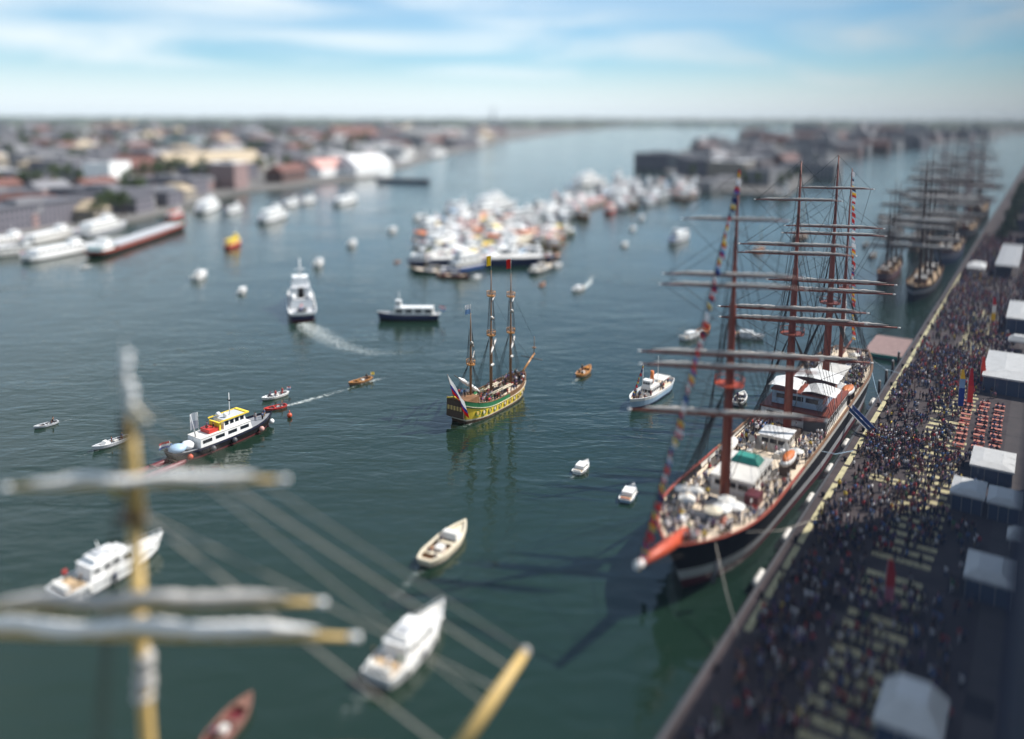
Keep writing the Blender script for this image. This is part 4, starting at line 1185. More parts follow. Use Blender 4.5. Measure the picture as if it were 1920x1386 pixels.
# mooring lines and gangway
def W(o, p): return world_of(o, p)
for k, (x, a_) in enumerate([(52, -4), (46, 30), (-44, 92), (-53, 118), (8, 62)]):
    p = W(barq, (x, min(7.0, bh.w(x / BL + .5)), bh.z(x / BL + .5) - .5)); q = Q(ab + a_, 1.4, QZ + .4)
    mid = (p + q) / 2 - Vector((0, 0, .7))
    o = MB().tube([p, mid, q], .07, 6).build('mooring_rope', 'paleblue' if k > 1 else 'paleRope')
    tag(o, ['pale mooring rope from the barque bow to the quay', 'pale mooring rope from the red bow rail of the barque', 'light blue mooring rope at the barque quarter', 'light blue mooring rope hanging from the barque stern to the quay', 'light blue mooring rope amidships of the barque'][k], 'rope', 'mooring ropes of the barque')
gp = W(barq, (m3 + 12, 7.6, 5.6)); gq = Q(toQ(gp)[0] - 3, 3.6, QZ + .3)
gw = root('gangway', gq, math.atan2(gp.y - gq.y, gp.x - gq.x), 'blue gangway sloping from the quay up to the barque', 'gangway')
gl = (Vector((gp.x, gp.y, 0)) - Vector((gq.x, gq.y, 0))).length; gr_ = gp.z - gq.z
MB().add([(0, -.6, 0), (gl, -.6, gr_), (gl, .6, gr_), (0, .6, 0), (0, -.6, -.15), (gl, -.6, gr_ - .15), (gl, .6, gr_ - .15), (0, .6, -.15)], [(0, 1, 2, 3), (7, 6, 5, 4), (0, 4, 5, 1), (3, 2, 6, 7), (0, 3, 7, 4), (1, 5, 6, 2)]).build('walkway', 'grey', gw)
for sg in (-.6, .6):
    MB().add([(0, sg, .15), (gl, sg, gr_ + .15), (gl, sg, gr_ + 1.1), (0, sg, 1.1), (0, sg + .03, .15), (gl, sg + .03, gr_ + .15), (gl, sg + .03, gr_ + 1.1), (0, sg + .03, 1.1)], [(0, 1, 2, 3), (7, 6, 5, 4), (3, 2, 6, 7), (0, 4, 5, 1)]).build('side_screen', 'blue', gw)
bunting(W(barq, (BL / 2 + 9.4, 0, 10.7)), W(barq, (m1 - .5, 0, 57)), 'string of signal flags rising from the bowsprit to the foremast head', 44, 2.2)
bunting(W(barq, (-BL / 2 + 1, 0, 10)), W(barq, (m4 - .5, 0, 52.5)), 'string of signal flags from the barque stern to the aftmost masthead', 30, 1.5, seed=8)
# people on the barque
g = random.Random(77)
spots = []
for zone in [((m1 + 5, BL / 2 - 3), 80, 6.0), ((m1 - 16, m1 + 5), 110, 7.0), ((m2 - 4, m2 + 14), 120, 7.0), ((m3 - 14, m2 - 22), 80, 6.6), ((-BL / 2 + 5, m3 - 3), 200, 6)]:
    for k in range(zone[1]):
        x = g.uniform(*zone[0]); s = x / BL + .5
        y = g.choice([-1, 1]) * min(zone[2], bh.w(s) - .9) * math.sqrt(g.random())
        if (m1 - 14 < x < m1 - 2.5 and abs(y) < 3.7) or (m2 + 3.5 < x < m2 + 9.5 and abs(y) < 3) or (m3 - 11.5 < x < m3 - 3 and abs(y) < 3.4): continue
        z_ = DZ(x)
        if s > .86: z_ = bh.z(s) - .35
        if s < .2: z_ = bh.z(s) - .3
        p = W(barq, (x, y, z_)); spots.append((p.x, p.y, p.z, g.uniform(0, 6.28), g.choice(['stand', 'stand', 'walk', 'sit'])))
for x in np.arange(m2 + 2, m2 - 3.5, -.75):
    for y in (-6.4, -5.6, -4.8, -4.0):
        p = W(barq, (x, y, DZ(x))); spots.append((p.x, p.y, p.z, QANG, 'stand'))
crowd('ship_visitors', spots, [24, 4, 2, 2, 4, 3, 3, 1, 1, 1, 1, 0])

# ---- the small frigate in midstream
fA, fB = G(862, 792), G(978, 733)
fr = root('frigate', (fA + fB) / 2, math.atan2(fB.y - fA.y, fB.x - fA.x), 'small historic frigate with yellow and green sides under way in midstream', 'sailing ship')
FL = (fB - fA).length * 1.12
fh = Hull(FL, 7.6, 4.4, 3.2, 5.6, 1.6, sb=.62, pb=2.4, tr=.62, ss=.3, flare=.22, rake=.05, srake=.05)
fh.shell([(.13, 0), (.2, 3), (.7, 1), (1, 4)], ['darkwood', 'yellow', 'green', 'cream', 'wood'], parent=fr, n=28, top_mid=(.0, .52, 2))
fh.deck(.9, 'deck', 'deck', fr, n=24)
fh.rail(.2, .12, 'wood', parent=fr, n=24)
fh.rail(.14, .1, 'cream', 'moulding', fr, n=24, dz=-1.1)
for sg in (1, -1):
    for k in range(11):
        s = .13 + k * .072; hf = .46; x = fh.x(s, hf); y = sg * (fh.side(s, hf) + .03); z = fh.z(s) * hf
        rr = .12 * fh.z(s) + .14
        t = MB(); n = 10
        dx_ = (fh.side(s + .02, hf) - fh.side(s - .02, hf)) / (.04 * FL)
        ring = [(x + rr * math.cos(2 * math.pi * i / n), y + sg * dx_ * rr * math.cos(2 * math.pi * i / n), z + rr * math.sin(2 * math.pi * i / n)) for i in range(n + 1)]
        t.tube(ring, .07, 5)
        w_ = t.build('port_wreath', 'green' if k < 5 else 'darkwood', fr)
        MB().box(x - rr * .5, x + rr * .5, y - .02, y + .02, z - rr * .5, z + rr * .5).build('gun_port', 'cream' if k % 2 else 'buff', w_)
xs0 = fh.x(0)
st = MB().box(xs0 - .25, xs0 + .1, -fh.w(0) * .95, fh.w(0) * .95, 1.6, 5.5, 0, .0, 0, .15).build('stern_gallery', 'darkwood', fr)
for k in range(5):
    MB().box(xs0 - .3, xs0 - .24, -1.8 + k * .8, -1.3 + k * .8, 3.2, 4.1).build('stern_window', 'buff', st)
MB().tube([(xs0 - .3, -2, 5.6), (xs0 - .3, 0, 6.1), (xs0 - .3, 2, 5.6)], .14, 6).build('taffrail', 'yellow', st)
fdz = lambda x: fh.z(x / FL + .5) - .9
MB().box(-FL * .47, -FL * .28, -2.0, 2.0, fdz(-FL * .38) + .1, fdz(-FL * .38) + 1.5, 0, .1, .1, .1).build('poop_cabin', 'wood', fr)
MB().box(FL * .02, FL * .15, -1.5, 1.5, fdz(0), fdz(0) + .7).build('hatch', 'black', fr)
for k, y in enumerate((-1.9, -1.3, 1.2, 1.8)):
    MB().tube([(-FL * .12, y, fdz(0) + 1.5), (FL * .2, y, fdz(0) + 1.6)], .12, 6).build('spare_spar', 'cream', fr)
MB().box(FL * .28, FL * .43, -1.6, 1.6, fdz(FL * .35), fdz(FL * .35) + .5).build('forecastle_grating', 'darkwood', fr)
for nm, x, segs, yds, tops, br in [
    ('mizzen', -FL * .3, [(2.5, .28), (12.5, .24), (19.5, .14), (23, .06)], [(13.5, 3.0, .12)], 11.6, 1.0),
    ('main', -FL * .02, [(2.2, .34), (16.5, .3), (17, .2), (27, .14), (31, .07)], [(13.6, 6.6, .22), (24.6, 3.4, .14)], [16.3, 25.2], 1.05),
    ('fore', FL * .27, [(2.6, .32), (15.5, .28), (16, .2), (25, .14), (29, .07)], [(12.6, 6.0, .2), (22.8, 3.2, .13)], [15.2, 23.6], 1.05)]:
    m_ = square_mast(fr, x, segs[0][0], segs, yds, 'wood', 'greysail', brace=br, top_z=tops, topc='varnish', topr=.85, tip=None, sr=.9, seed=len(nm), yc='darkwood')
    shrouds(m_, x, segs[1][0] - .3, fh.w(x / FL + .5), fdz(x) + .9, 5, 2.4, .03)
    shrouds(m_, x, segs[3][0] - .4 if nm != 'mizzen' else segs[2][0], .9, segs[1][0], 4, .9, .03)
    for zz in ((20.2, 4.2), (9.5, 4.6)) if nm != 'mizzen' else ((16.0, 2.4),):
        sausage((x + .5 - zz[1] * .8, -zz[1] * .5, zz[0] + 1.2), (x + .5 + zz[1] * .8, zz[1] * .5, zz[0] - 1.2), .3, rnd, n=14).build('furled_sail', 'greysail', m_)
    if nm == 'mizzen':
        MB().tube([(x + 4.2, .5, 3.9), (x - 5.0, .5, 10.5)], [.13, .07], 6).build('lateen_yard', 'darkwood', m_)
        sausage((x + 4.2, .62, 4.2), (x - 3.6, .62, 9.6), .42, rnd, n=16).build('furled_sail', 'sail', m_)
flag(fr, (-FL * .02, 0, 30.8), 3.4, 1.0, 2.2, ['yellow', 'yellow'], ang=2.2, name='pennant')
flag(fr, (FL * .27, 0, 28.8), 3.6, 1.1, 2.2, ['red'], ang=2.4, name='pennant')
flag(fr, (-FL * .3, 0, 22.6), 2.2, 1.2, 2.0, ['white', 'paleblue'], ang=2.4, name='pennant')
def fvec(x, y, z):
    a_ = -fr.rotation_euler.z; return Vector((x * math.cos(a_) - y * math.sin(a_), x * math.sin(a_) + y * math.cos(a_), z))
en0 = Vector((xs0 - .2, 0, 5.2)); en1 = Vector((xs0 - 2.6, 0, 11.6))
es = MB().tube([en0, en1], [.1, .05], 6).build('ensign_staff', 'wood', fr)
mbe = MB(); nn = 8
fly = fvec(3.6, -1.0, -5.2)
for b_, (t0, t1) in enumerate(((.98, .66), (.66, .5), (.5, .3))):
    for i in range(nn):
        q = []
        for k in (i, i + 1):
            t = k / nn; off = fly * t + fvec(.25 * math.sin(t * 6), -.35 * math.sin(t * 8 + b_), -.8 * t * (1 - t))
            q.append((en0.lerp(en1, t0) + off, en0.lerp(en1, t1) + off))
        for sd_ in (0, 1):
            e = Vector((.01, .01, 0)) * sd_
            f4 = [q[0][1] + e, q[1][1] + e, q[1][0] + e, q[0][0] + e]
            mbe.add(f4 if sd_ else f4[::-1], [(0, 1, 2, 3)], b_, True)
mbe.build('ensign', C_(['white', 'blue', 'red']), es)
bsp = MB().tube([(FL * .42, 0, 4.0), (FL * .5 + 4.2, 0, 7.8)], [.26, .14], 8).build('bowsprit', 'varnish', fr)
MB().tube([(FL * .5 + 3.9, 0, 7.6), (FL * .5 + 4.1, 0, 12.0)], [.12, .05], 6).build('sprit_topmast', 'wood', bsp)
MB().tube([(FL * .5 + 2.8, -3.0, 7.0), (FL * .5 + 2.8, 3.0, 7.0)], .1, 6).build('sprit_yard', 'darkwood', bsp)
MB().prism([(FL * .5 + 4.0 + .5 * math.cos(k * .785), .5 * math.sin(k * .785)) for k in range(8)], 9.2, 9.35).build('sprit_top', 'wood', bsp)
fs_ = MB()
fs_.tube([(FL * .27, 0, 15), (FL * .5 + 3, 0, 6.4)], .03, 4); fs_.tube([(-FL * .02, 0, 16.3), (FL * .27, 0, 5)], .03, 4); fs_.tube([(FL * .27, 0, 25), (FL * .5 + 4.1, 0, 11)], .03, 4); fs_.tube([(-FL * .02, 0, 26), (FL * .27, 0, 16)], .03, 4)
fs_.build('stays', 'rope', fr)
g = random.Random(9)
for k in range(46):
    if k < 26: x = g.uniform(-FL * .27, FL * .0)
    elif k < 40: x = g.uniform(FL * .17, FL * .42)
    else: x = g.uniform(-FL * .46, -FL * .3)
    y = g.uniform(-1, 1) * (fh.w(x / FL + .5) - .7)
    z = fdz(x) + (1.62 if x < -FL * .28 and abs(y) < 1.95 else 0) + (.52 if x > FL * .28 and abs(y) < 1.55 else 0)
    person(W(fr, (x, y, z)), g.uniform(0, 6.28), 'on deck of the frigate', 'people aboard the frigate', g.choice(['stand', 'stand', 'walk', 'wave']))
spots = []
for k in range(70):
    x = g.uniform(-FL * .27, FL * .42); y = g.uniform(-1, 1) * (fh.w(x / FL + .5) - .6)
    if FL * .0 < x < FL * .16 and abs(y) < 1.6: continue
    p = W(fr, (x, y, fdz(x) + (.52 if x > FL * .28 and abs(y) < 1.55 else 0))); spots.append((p.x, p.y, p.z, g.uniform(0, 6.28), g.choice(['stand', 'walk'])))
crowd('frigate_crew', spots)
wake([G(985, 735), G(915, 775), G(880, 792), G(845, 812)], [1.5, 3.4, 3.0, 4.0], [.1, .42, .38, .12])
open_boat(932, 768, 60, -29, 6.0, 'red', 'darkgrey', 'red and white workboat alongside the frigate, below its yellow side', railc='white', crew=1, where='the red and white workboat', B=2.3)

# ---- the nearest ship: mast, yards and bowsprit rise into the picture at the left
ND = 64.0
mp = P(250, 960, ND)
tipb = G(985, 1222, 12.0)
nang = math.atan2(tipb.y - mp.y, tipb.x - mp.x)
near = root('training_ship', (mp.x, mp.y, 0), nang, 'nearest tall ship with yellow mast, white furled sails and bowsprit, hull below the picture', 'sailing ship')
Z = lambda py: P(250, py, ND).z
tl = (Vector((tipb.x, tipb.y)) - Vector((mp.x, mp.y))).length
nh = Hull(66, 9.0, 4.6, 3.0, 4.0, 3.5, sb=.62, pb=2.2, tr=.5, ss=.2, flare=.35, rake=.05)
nroot_x = tl - 14 - 33          # bow stem stands 14 m inside the bowsprit end
hobj = nh.shell([(.4, 0), (.7, 1), (1, 0)], ['black', 'white'], parent=near, n=24); hobj.location.x = nroot_x
dk = nh.deck(.9, 'deck', 'deck', near, n=20); dk.location.x = nroot_x
rl = nh.rail(.25, .14, 'wood', parent=near, n=20); rl.location.x = nroot_x
zt = [Z(660), Z(700), Z(782), Z(900), Z(965), Z(1125), Z(1178), Z(1386)]
lm = MB().tube([(0, 0, 4.5), (0, 0, zt[7]), (0, 0, zt[4] - .2)], [.68, .64, .52], 14).build('lower_mast', 'buff', near)
cr_, sr_ = math.cos(-nang), math.sin(-nang)
def NL(p):   # world offset -> ship local
    d = Vector(p) - Vector((mp.x, mp.y, 0)); return (d.x * cr_ - d.y * sr_, d.x * sr_ + d.y * cr_, d.z)
tm = MB().tube([(.55, -.35, zt[4] - 1.2), (.5, -.3, zt[3]), (.3, -.15, zt[2])], [.46, .44, .32], 12).build('topmast', 'buff', near)
MB().tube([(-.25, .3, zt[4]), (-.2, .25, zt[2] - .3)], [.3, .24], 12).build('topmast_heel', 'buff', tm)
MB().box(-.9, .9, -1.1, 1.1, zt[4] - .25, zt[4] + .15).build('mast_cap', 'darkwood', lm)
MB().box(-.5, .6, -.5, .5, zt[2] - 1.8, zt[2] - .2, 0, .1, .1, .1).build('mast_band', 'darkwood', tm)
MB().ball((.3, -.2, zt[2] + .1), .3, 10).build('masthead_ball', 'cream', tm)
pm = MB().tube([(.1, 0, zt[2] - .4), (.1, 0, zt[1]), (.1, 0, zt[0] - .1)], [.28, .24, .2], 10).build('pole_mast', 'white', near)
MB().tube([(.1, 0, zt[0]), (.1, 0, zt[0] + 1.0)], .03, 5).build('aerial', 'white', pm)
vx = NL((mp.x + 1, mp.y - .2, 0)); vx = Vector((vx[0], vx[1], 0)).normalized()         # picture-right in ship coordinates
def on(px, py, d=0.0): return NL(P(px, py, ND - d))
for py, px, c_ in ((668, 236, 'red'), (684, 236, 'red'), (722, 242, 'navy'), (738, 246, 'navy'), (756, 244, 'white')):
    a_ = Vector(on(px - 6, py + 6)); b_ = Vector(on(px + 8, py + 1)); tpx = Vector(on(px + 4, py - 4))
    r_ = MB().tube([a_, (a_ + b_) / 2 - Vector((0, 0, .08)), b_], [.18, .28, .1], 8).build('lamp_bracket', 'white', pm)
    MB().ball(tpx, .28, 8, 0, (1.3, 1.3, .7)).build('lamp_shade', 'white', r_)
    MB().tube([tpx - Vector((0, 0, .35)), tpx - Vector((0, 0, .05))], .12, 8).build('lamp', c_, r_)
MB().ball(on(226, 702), .2, 8).build('masthead_lamp', 'maroon', pm)
MB().tube([on(216, 720), on(222, 728)], .14, 8).build('truck_spar', 'cream', pm)
gf = MB().tube([on(238, 745), on(274, 786)], [.2, .16], 8).build('signal_gaff', 'cream', pm)
MB().ball(on(275, 787), .27, 8).build('gaff_end', 'cream', gf)
g = random.Random(14)
def near_yard(py, pl, prr, yl, yr, r, seed, dd=.9, sc='sail'):
    a, b = Vector(on(pl, yl, dd)), Vector(on(prr, yr, dd))
    n = 12
    m_ = MB().tube([a.lerp(b, k / n) for k in range(n + 1)], [r * (1 - .5 * abs(2 * k / n - 1) ** 1.6) for k in range(n + 1)], 10).build('yard', 'buff', near)
    for e, q in ((a, b), (b, a)):
        d = (e - q).normalized()
        MB().tube([e + d * .003, e + d * .9], r * .62, 10).build('yard_tip', 'white', m_)
    sausage(a.lerp(b, .06), a.lerp(b, .93), r * 1.15, random.Random(seed), lump=.22, n=60, sides=10, off=(0, 0, r * 1.3), wave=.5).build('furled_sail', sc, m_)
    gk = MB()
    for k in range(2, 30):
        p = a.lerp(b, k / 31) + Vector((0, 0, r * .55))
        gk.tube([p + Vector((.0, 0, -.42 - r)), p + Vector((0, 0, r * 1.9))], r * .05, 4)
    gk.build('gaskets', 'paleRope', m_)
    fr_ = MB()
    for k in range(6):
        p, q = a.lerp(b, .04 + k * .155), a.lerp(b, .04 + (k + 1) * .155)
        fr_.tube([p - Vector((0, 0, r * .4)), (p + q) / 2 - Vector((0, 0, 1.1)), q - Vector((0, 0, r * .4))], .035, 5)
        MB().ball(p - Vector((0, 0, r * .9)), r * .42, 7, 0, (.8, .8, 1.2)).build('block', 'darkwood', m_)
    fr_.build('footropes', 'rope', m_)
    return m_
near_yard(900, 22, 520, 914, 899, .34, 1)
near_yard(1125, -62, 592, 1140, 1130, .46, 2, sc='greysail')
near_yard(1180, -135, 655, 1185, 1195, .52, 3)
yb = MB().ball(on(220, 920), .42, 10, 0, (1, 1, 1.1)).build('yellow_float', 'yellow', lm)
sausage(on(272, 1210), on(268, 1330), .75, random.Random(6), lump=.4, n=20).build('furled_staysail', 'greysail', lm)
bsl = NL(tipb); bfl = NL(G(850, 1420, 7.5))
bp_ = MB().tube([bfl, (Vector(bfl) + Vector(bsl)) / 2, bsl], [.72, .62, .42], 12).build('bowsprit', 'buff', near)
MB().ball(bsl, .5, 10).build('bowsprit_cap', 'greysail', bp_)
ss_ = MB()
for a_, b_, r_ in [((245, 745), (985, 1222), .05), ((248, 790), (960, 1260), .09), ((250, 800), (905, 1330), .06), ((262, 965), (850, 1420), .1), ((262, 960), (930, 1300), .07)]:
    q = Vector(bsl).lerp(Vector(bfl), (b_[1] - 1222) / 200)
    ss_.tube([on(*a_), q], r_, 5, caps=False)
ss_.build('forestays', 'paleRope', near)
bk = MB()
for px0, px1 in ((226, 196), (230, 206), (240, 180), (246, 215)):
    bk.tube([on(px0, 770), on(px1 - 20, 1500, -4)], .05, 4, caps=False)
bk.build('backstays', 'rope', near)

# ---- dark square-riggers farther along the quay
def square_rigger(a_, b_, L, label, hullc, mastc, rev=False, mh=50.0, group='square-riggers moored farther along the quay', deckc='teak', sailc='greysail'):
    o = root('square_rigger', Q(a_, b_, 0), QANG + (0 if rev else math.pi), label, 'sailing ship', group)
    h = Hull(L, L * .15, L * .1, L * .07, L * .085, 3, sb=.65, pb=2.2, tr=.5, ss=.2, flare=.35, rake=.05)
    h.shell([(.5, 0), (.72, 1), (1, 0)], [hullc, 'grey'], parent=o, n=20)
    h.deck(1.0, deckc, 'deck', o); h.rail(.3, .15, 'wood', parent=o)
    for i, x in enumerate((.24, -.02, -.27)):
        k = (1, 1.05, .92)[i]; H_ = mh * k
        dz = h.z(x + .5) - 1
        m_ = square_mast(o, x * L, dz, [(dz, .55), (H_ * .45, .45), (H_ * .72, .3), (H_, .1)], [(H_ * z_, L * w_ * k, r_) for z_, w_, r_ in ((.36, .2, .5), (.5, .18, .46), (.55, .17, .44), (.72, .14, .36), (.86, .1, .28))], mastc, sailc, top_z=[H_ * .43], topr=1.6, tip=None, seed=i + int(L))
        shrouds(m_, x * L, H_ * .43, L * .073, dz + 1, 5, L * .07, .06, rat=False)
        cabin(o, x * L - L * .12, x * L - L * .04, L * .07, dz, dz + 2.4, 'wood', 'offwhite', 3, name='deckhouse')
    MB().tube([(L * .45, 0, L * .095), (L * .5 + 13, 0, L * .15)], [.5, .2], 8).build('bowsprit', mastc, o)
    s_ = MB()
    for z_, xx in ((.45, 3), (.72, 8), (.95, 12)): s_.tube([(.24 * L, 0, mh * z_), (L * .5 + xx, 0, L * .1 + xx * .35)], .06, 4)
    s_.build('stays', 'rope', o)
    return o
ra = toQ(G(1705, 575))[0]
square_rigger(ra + 36, -8.5, 62, 'dark-hulled square-rigger moored beyond the pontoon, its bow nearest', 'black', 'darkwood', mh=50)
square_rigger(ra + 125, -8.5, 70, 'second dark square-rigger along the far quay', 'navy', 'darkwood', mh=52)
square_rigger(ra + 215, -8.5, 72, 'third dark square-rigger along the far quay', 'black', 'maroon', mh=55)
square_rigger(ra + 320, -9.5, 78, 'farthest dark square-rigger at the right edge', 'black', 'darkwood', mh=55)
square_rigger(ra + 62, -24, 44, 'smaller dark square-rigger moored outside the first one beyond the pontoon', 'maroon', 'darkwood', mh=38, rev=True)
square_rigger(ra + 160, -25, 58, 'dark square-rigger moored outside the second one along the far quay', 'darkwood', 'darkwood', mh=46)
square_rigger(ra + 262, -26, 64, 'dark square-rigger moored outside the third one along the far quay', 'black', 'maroon', mh=50)
mat('pontoon_boards', (.3, .2, .185), .85, var=.3, scale=.8)
# floating pontoon behind the barque's stern
pa, pb_ = toQ(G(1668, 652, 1))
po = root('floating_pontoon', Q(pa, pb_ + 1.5, 0), QANG, 'pinkish floating pontoon with teal edge between the barque stern and the quay', 'pontoon')
MB().box(-9, 12, -4.5, 6.5, -.6, .9).build('float', 'darkgrey', po)
MB().box(-9.2, 12.2, -4.7, 6.7, .903, 1.15).build('deck', 'pontoon_boards', po)
MB().box(-9.35, -9.2, -4.7, 6.7, .5, 1.3).build('edge_beam', 'teal', po)
for y in (-4, 6): MB().tube([(-8.6, y, 1), (-8.6, y, 2.2)], .2, 8).build('bollard', 'black', po)

# ================================================================== BOATS ON THE RIVER
NLF = ['red', 'white', 'blue']
# white-housed work vessel at the left
wA, wB = G(318, 868), G(512, 792)
wv = root('work_vessel', (wA + wB) / 2, math.atan2(wB.y - wA.y, wB.x - wA.x), 'black-hulled work vessel with white house and yellow-edged roof, left', 'work boat')
WL = (wB - wA).length
wh = Hull(WL, 5.8, 2.6, 1.6, 1.9, 1, sb=.66, pb=2.3, tr=.6, ss=.2, flare=.25)
wh.shell([(.2, 0), (.85, 1), (1, 2)], ['maroon', 'black', 'navy'], parent=wv)
wh.deck(.35, 'grey', 'deck', wv); wh.rail(.16, .1, 'black', parent=wv)
cabin(wv, -WL * .28, WL * .22, 4.2, 1.25, 3.1, 'white', 'offwhite', 4, name='deckhouse', tf=.3)
wc = cabin(wv, -WL * .05, WL * .17, 3.4, 3.25, 5.0, 'white', 'lightgrey', 4, name='wheelhouse', tf=.25, wz=(.4, .85))
for y in (-1.95, 1.83): MB().box(-WL * .09, WL * .19, y, y + .12, 5.0, 5.25).build('yellow_edge', 'yellow', wc)
MB().box(WL * .165, WL * .19, -1.82, 1.82, 5.0, 5.26).build('yellow_edge', 'yellow', wc)
MB().tube([(WL * .06, 0, 5.1), (WL * .06, 0, 9.6)], [.1, .05], 6).build('mast', 'white', wv)
MB().box(WL * .06 - .1, WL * .06 + .1, -.4, .4, 8, 8.2).build('cross_tree', 'black', wv)
for k, (x, y) in enumerate([(WL * .0, -.6), (WL * -.03, .7)]): MB().ball((x, y, 5.7), .5, 10).build('radome', 'white', wv)
MB().box(-WL * .18, -WL * .07, -1.4, 1.4, 3.25, 4.0).build('upper_bench', 'red', wv)
MB().box(-WL * .09, -WL * .075, -1.6, 1.6, 3.26, 4.8).build('yellow_frame', 'yellow', wv)
MB().tube([(-WL * .27, -.3, 3.1), (-WL * .31, -.3, 7.8)], [.16, .1], 8).build('crane_arm', 'lightgrey', wv)
MB().ball((-WL * .34, 0, 2.1), 1.2, 10, 0, (1, 1.2, .7)).build('covered_winch', 'white', wv)
MB().ball((-WL * .43, 0, 2.2), 1.3, 10, 0, (1.3, 1.3, .6)).build('grey_cover', 'paleblue', wv)
for k, (s, c_) in enumerate([(.1, 'orangered'), (.78, 'pink'), (.94, 'white'), (.5, 'darkgrey'), (.3, 'darkgrey')]):
    MB().ball((wh.x(s), -wh.w(s) - .3, 1.0), .55, 10).build('fender', c_, wv)
flag(wv, (-WL * .49, 0, 1.8), 2.4, 1.8, 1.2, NLF, ang=2.6)
flag(wv, (-WL * .22, .6, 3.2), 4.4, 1.4, 3.2, ['white', 'lightgrey'], ang=2.6, name='banner')
for k, (x, y, z) in enumerate([(-.14, .6, 3.27), (-.12, -.7, 3.27), (-.16, 0, 3.27), (.33, .5, 1.6), (.37, -.6, 1.7), (.41, .1, 1.8), (-.44, 1.6, 1.5)]):
    person(W(wv, (x * WL, y, z)), rnd.uniform(0, 6), 'aboard the white-housed work vessel', 'people aboard the work vessel', 'stand')
pt = root('towed_float', G(290, 884), math.atan2(wB.y - wA.y, wB.x - wA.x), 'low maroon twin-hulled float behind the work vessel', 'raft')
for y in (-1.5, 1.5): MB().tube([(-5.5, y, .25), (4.5, y, .25), (6, y, .5)], [.6, .6, .15], 8).build('float', 'maroon', pt)
for x in (-4, 0, 3.5): MB().box(x - .15, x + .15, -1.6, 1.6, .75, .95).build('cross_beam', 'darkwood', pt)

open_boat(515, 746, -48, 14, 6.8, 'offwhite', 'darkgrey', 'white open tender full of people, trailing a tricolour flag', railc='white', crew=6, flagc=NLF, where='the white open tender', B=2.3)
open_boat(516, 767, -40, 9, 5.2, 'red', 'darkgrey', 'red inflatable boat speeding beside the white tender', railc='red', crew=2, where='the red inflatable boat', name='inflatable_boat', B=2.1)
wake([G(534, 762), G(580, 750), G(640, 733), G(700, 715)], [1.0, 2.4, 1.8, 1.2], [.48, .42, .34, .3])
open_boat(675, 718, -46, 14, 7.0, 'wood', 'darkwood', 'dark wooden launch with yellow flag in open water, crew in red', railc='varnish', crew=2, flagc=['yellow'], where='the dark wooden launch', B=2.2)
wake([G(692, 716), G(720, 709), G(745, 704)], [1.6, 1.6, 1.0], [.5, .3, .15])
open_boat(86, 799, -25, 7, 4.8, 'lightgrey', 'darkwood', 'small pale boat alone at the far left', railc='lightgrey', crew=2, where='the small pale boat', B=1.9)
wake([G(98, 795), G(140, 785), G(185, 770)], [.5, .9, .7], [.4, .3, .2])
open_boat(208, 835, -40, 14, 7.6, 'lightgrey', 'darkgrey', 'grey launch just left of the nearest mast', railc='lightgrey', crew=3, cover='offwhite', where='the grey launch', B=2.3)
by = root('buoy', G(543, 783), 0, 'round orange buoy floating right of the red inflatable', 'buoy')
MB().ball((0, 0, .5), .55, 12).build('float', 'orangered', by); MB().tube([(0, 0, 1), (0, 0, 1.6)], .08, 6).build('ring_post', 'orangered', by)
open_boat(1096, 700, 32, -24, 8.2, 'varnish', 'wood', 'varnished wooden sloop between the frigate and the barque', railc='varnish', crew=3, where='the varnished wooden sloop', B=2.7)
wake([G(1084, 710), G(1072, 722), G(1060, 738)], [1.2, 2.2, 2.8], [.4, .25, .12])
motor_yacht(1092, 880, 22, -22, 5.6, 'small white motorboat left of the barque bow', B=2.2, fly=False)
wake([G(1080, 890), G(1060, 908), G(1030, 930)], [.8, 1.6, 1.8], [.4, .22, .1])
motor_yacht(1180, 930, 20, -32, 6.2, 'pale blue and white boat below the signal flags at the barque bow', B=2.4, fly=False, hullc='paleblue', cover='salmon')
sp = open_boat(836, 1028, 80, -74, 12.4, 'cream', 'wood', 'cream open sloop with dark well below the frigate', railc='cream', crew=4, where='the cream open sloop', B=4.0, cover='offwhite')
wake([G(795, 1066), G(770, 1092), G(740, 1120)], [1.0, 1.8, 2.2], [.35, .2, .08])
motor_yacht(774, 1220, 130, -140, 15.0, 'large white motor yacht in the near water, bottom centre', B=4.7, bandc='navy')
motor_yacht(212, 1078, 150, -80, 16.5, 'white motor yacht passing behind the nearest mast', B=4.8, bandc='grey')
open_boat(432, 1362, 60, -70, 8.0, 'brick', 'maroon', 'reddish-brown open boat at the bottom edge', railc='brick', crew=2, where='the reddish-brown open boat', B=2.8)
# steam-tug style passenger ship, pale blue
pA, pB = G(1180, 772), G(1254, 722)
ps = root('excursion_ship', (pA + pB) / 2, math.atan2(pA.y - pB.y, pA.x - pB.x), 'pale blue and white excursion ship crowded with people beside the barque', 'passenger ship')
PL = 21.0
ph = Hull(PL, 5.2, 2.7, 1.9, 2.1, 1, sb=.6, pb=2.2, tr=.6, ss=.22, flare=.25)
ph.shell([(.2, 0), (.75, 1), (1, 2)], ['navy', 'paleblue', 'white'], parent=ps)
ph.deck(.8, 'deck', 'deck', ps); ph.rail(.14, .1, 'white', parent=ps)
cabin(ps, -PL * .12, PL * .12, 2.8, 1.2, 3.0, 'white', 'offwhite', 5, name='deckhouse')
cabin(ps, PL * .03, PL * .11, 2.0, 3.15, 4.6, 'white', 'white', 2, name='wheelhouse', tf=.1)
MB().tube([(-PL * .04, 0, 3.4), (-PL * .045, 0, 6.2)], [.45, .4], 10).build('funnel', 'orange', ps)
for x in (.2, -.2): MB().tube([(x * PL, 0, 1.4), (x * PL, 0, 9)], [.1, .05], 6).build('mast', 'white', ps)
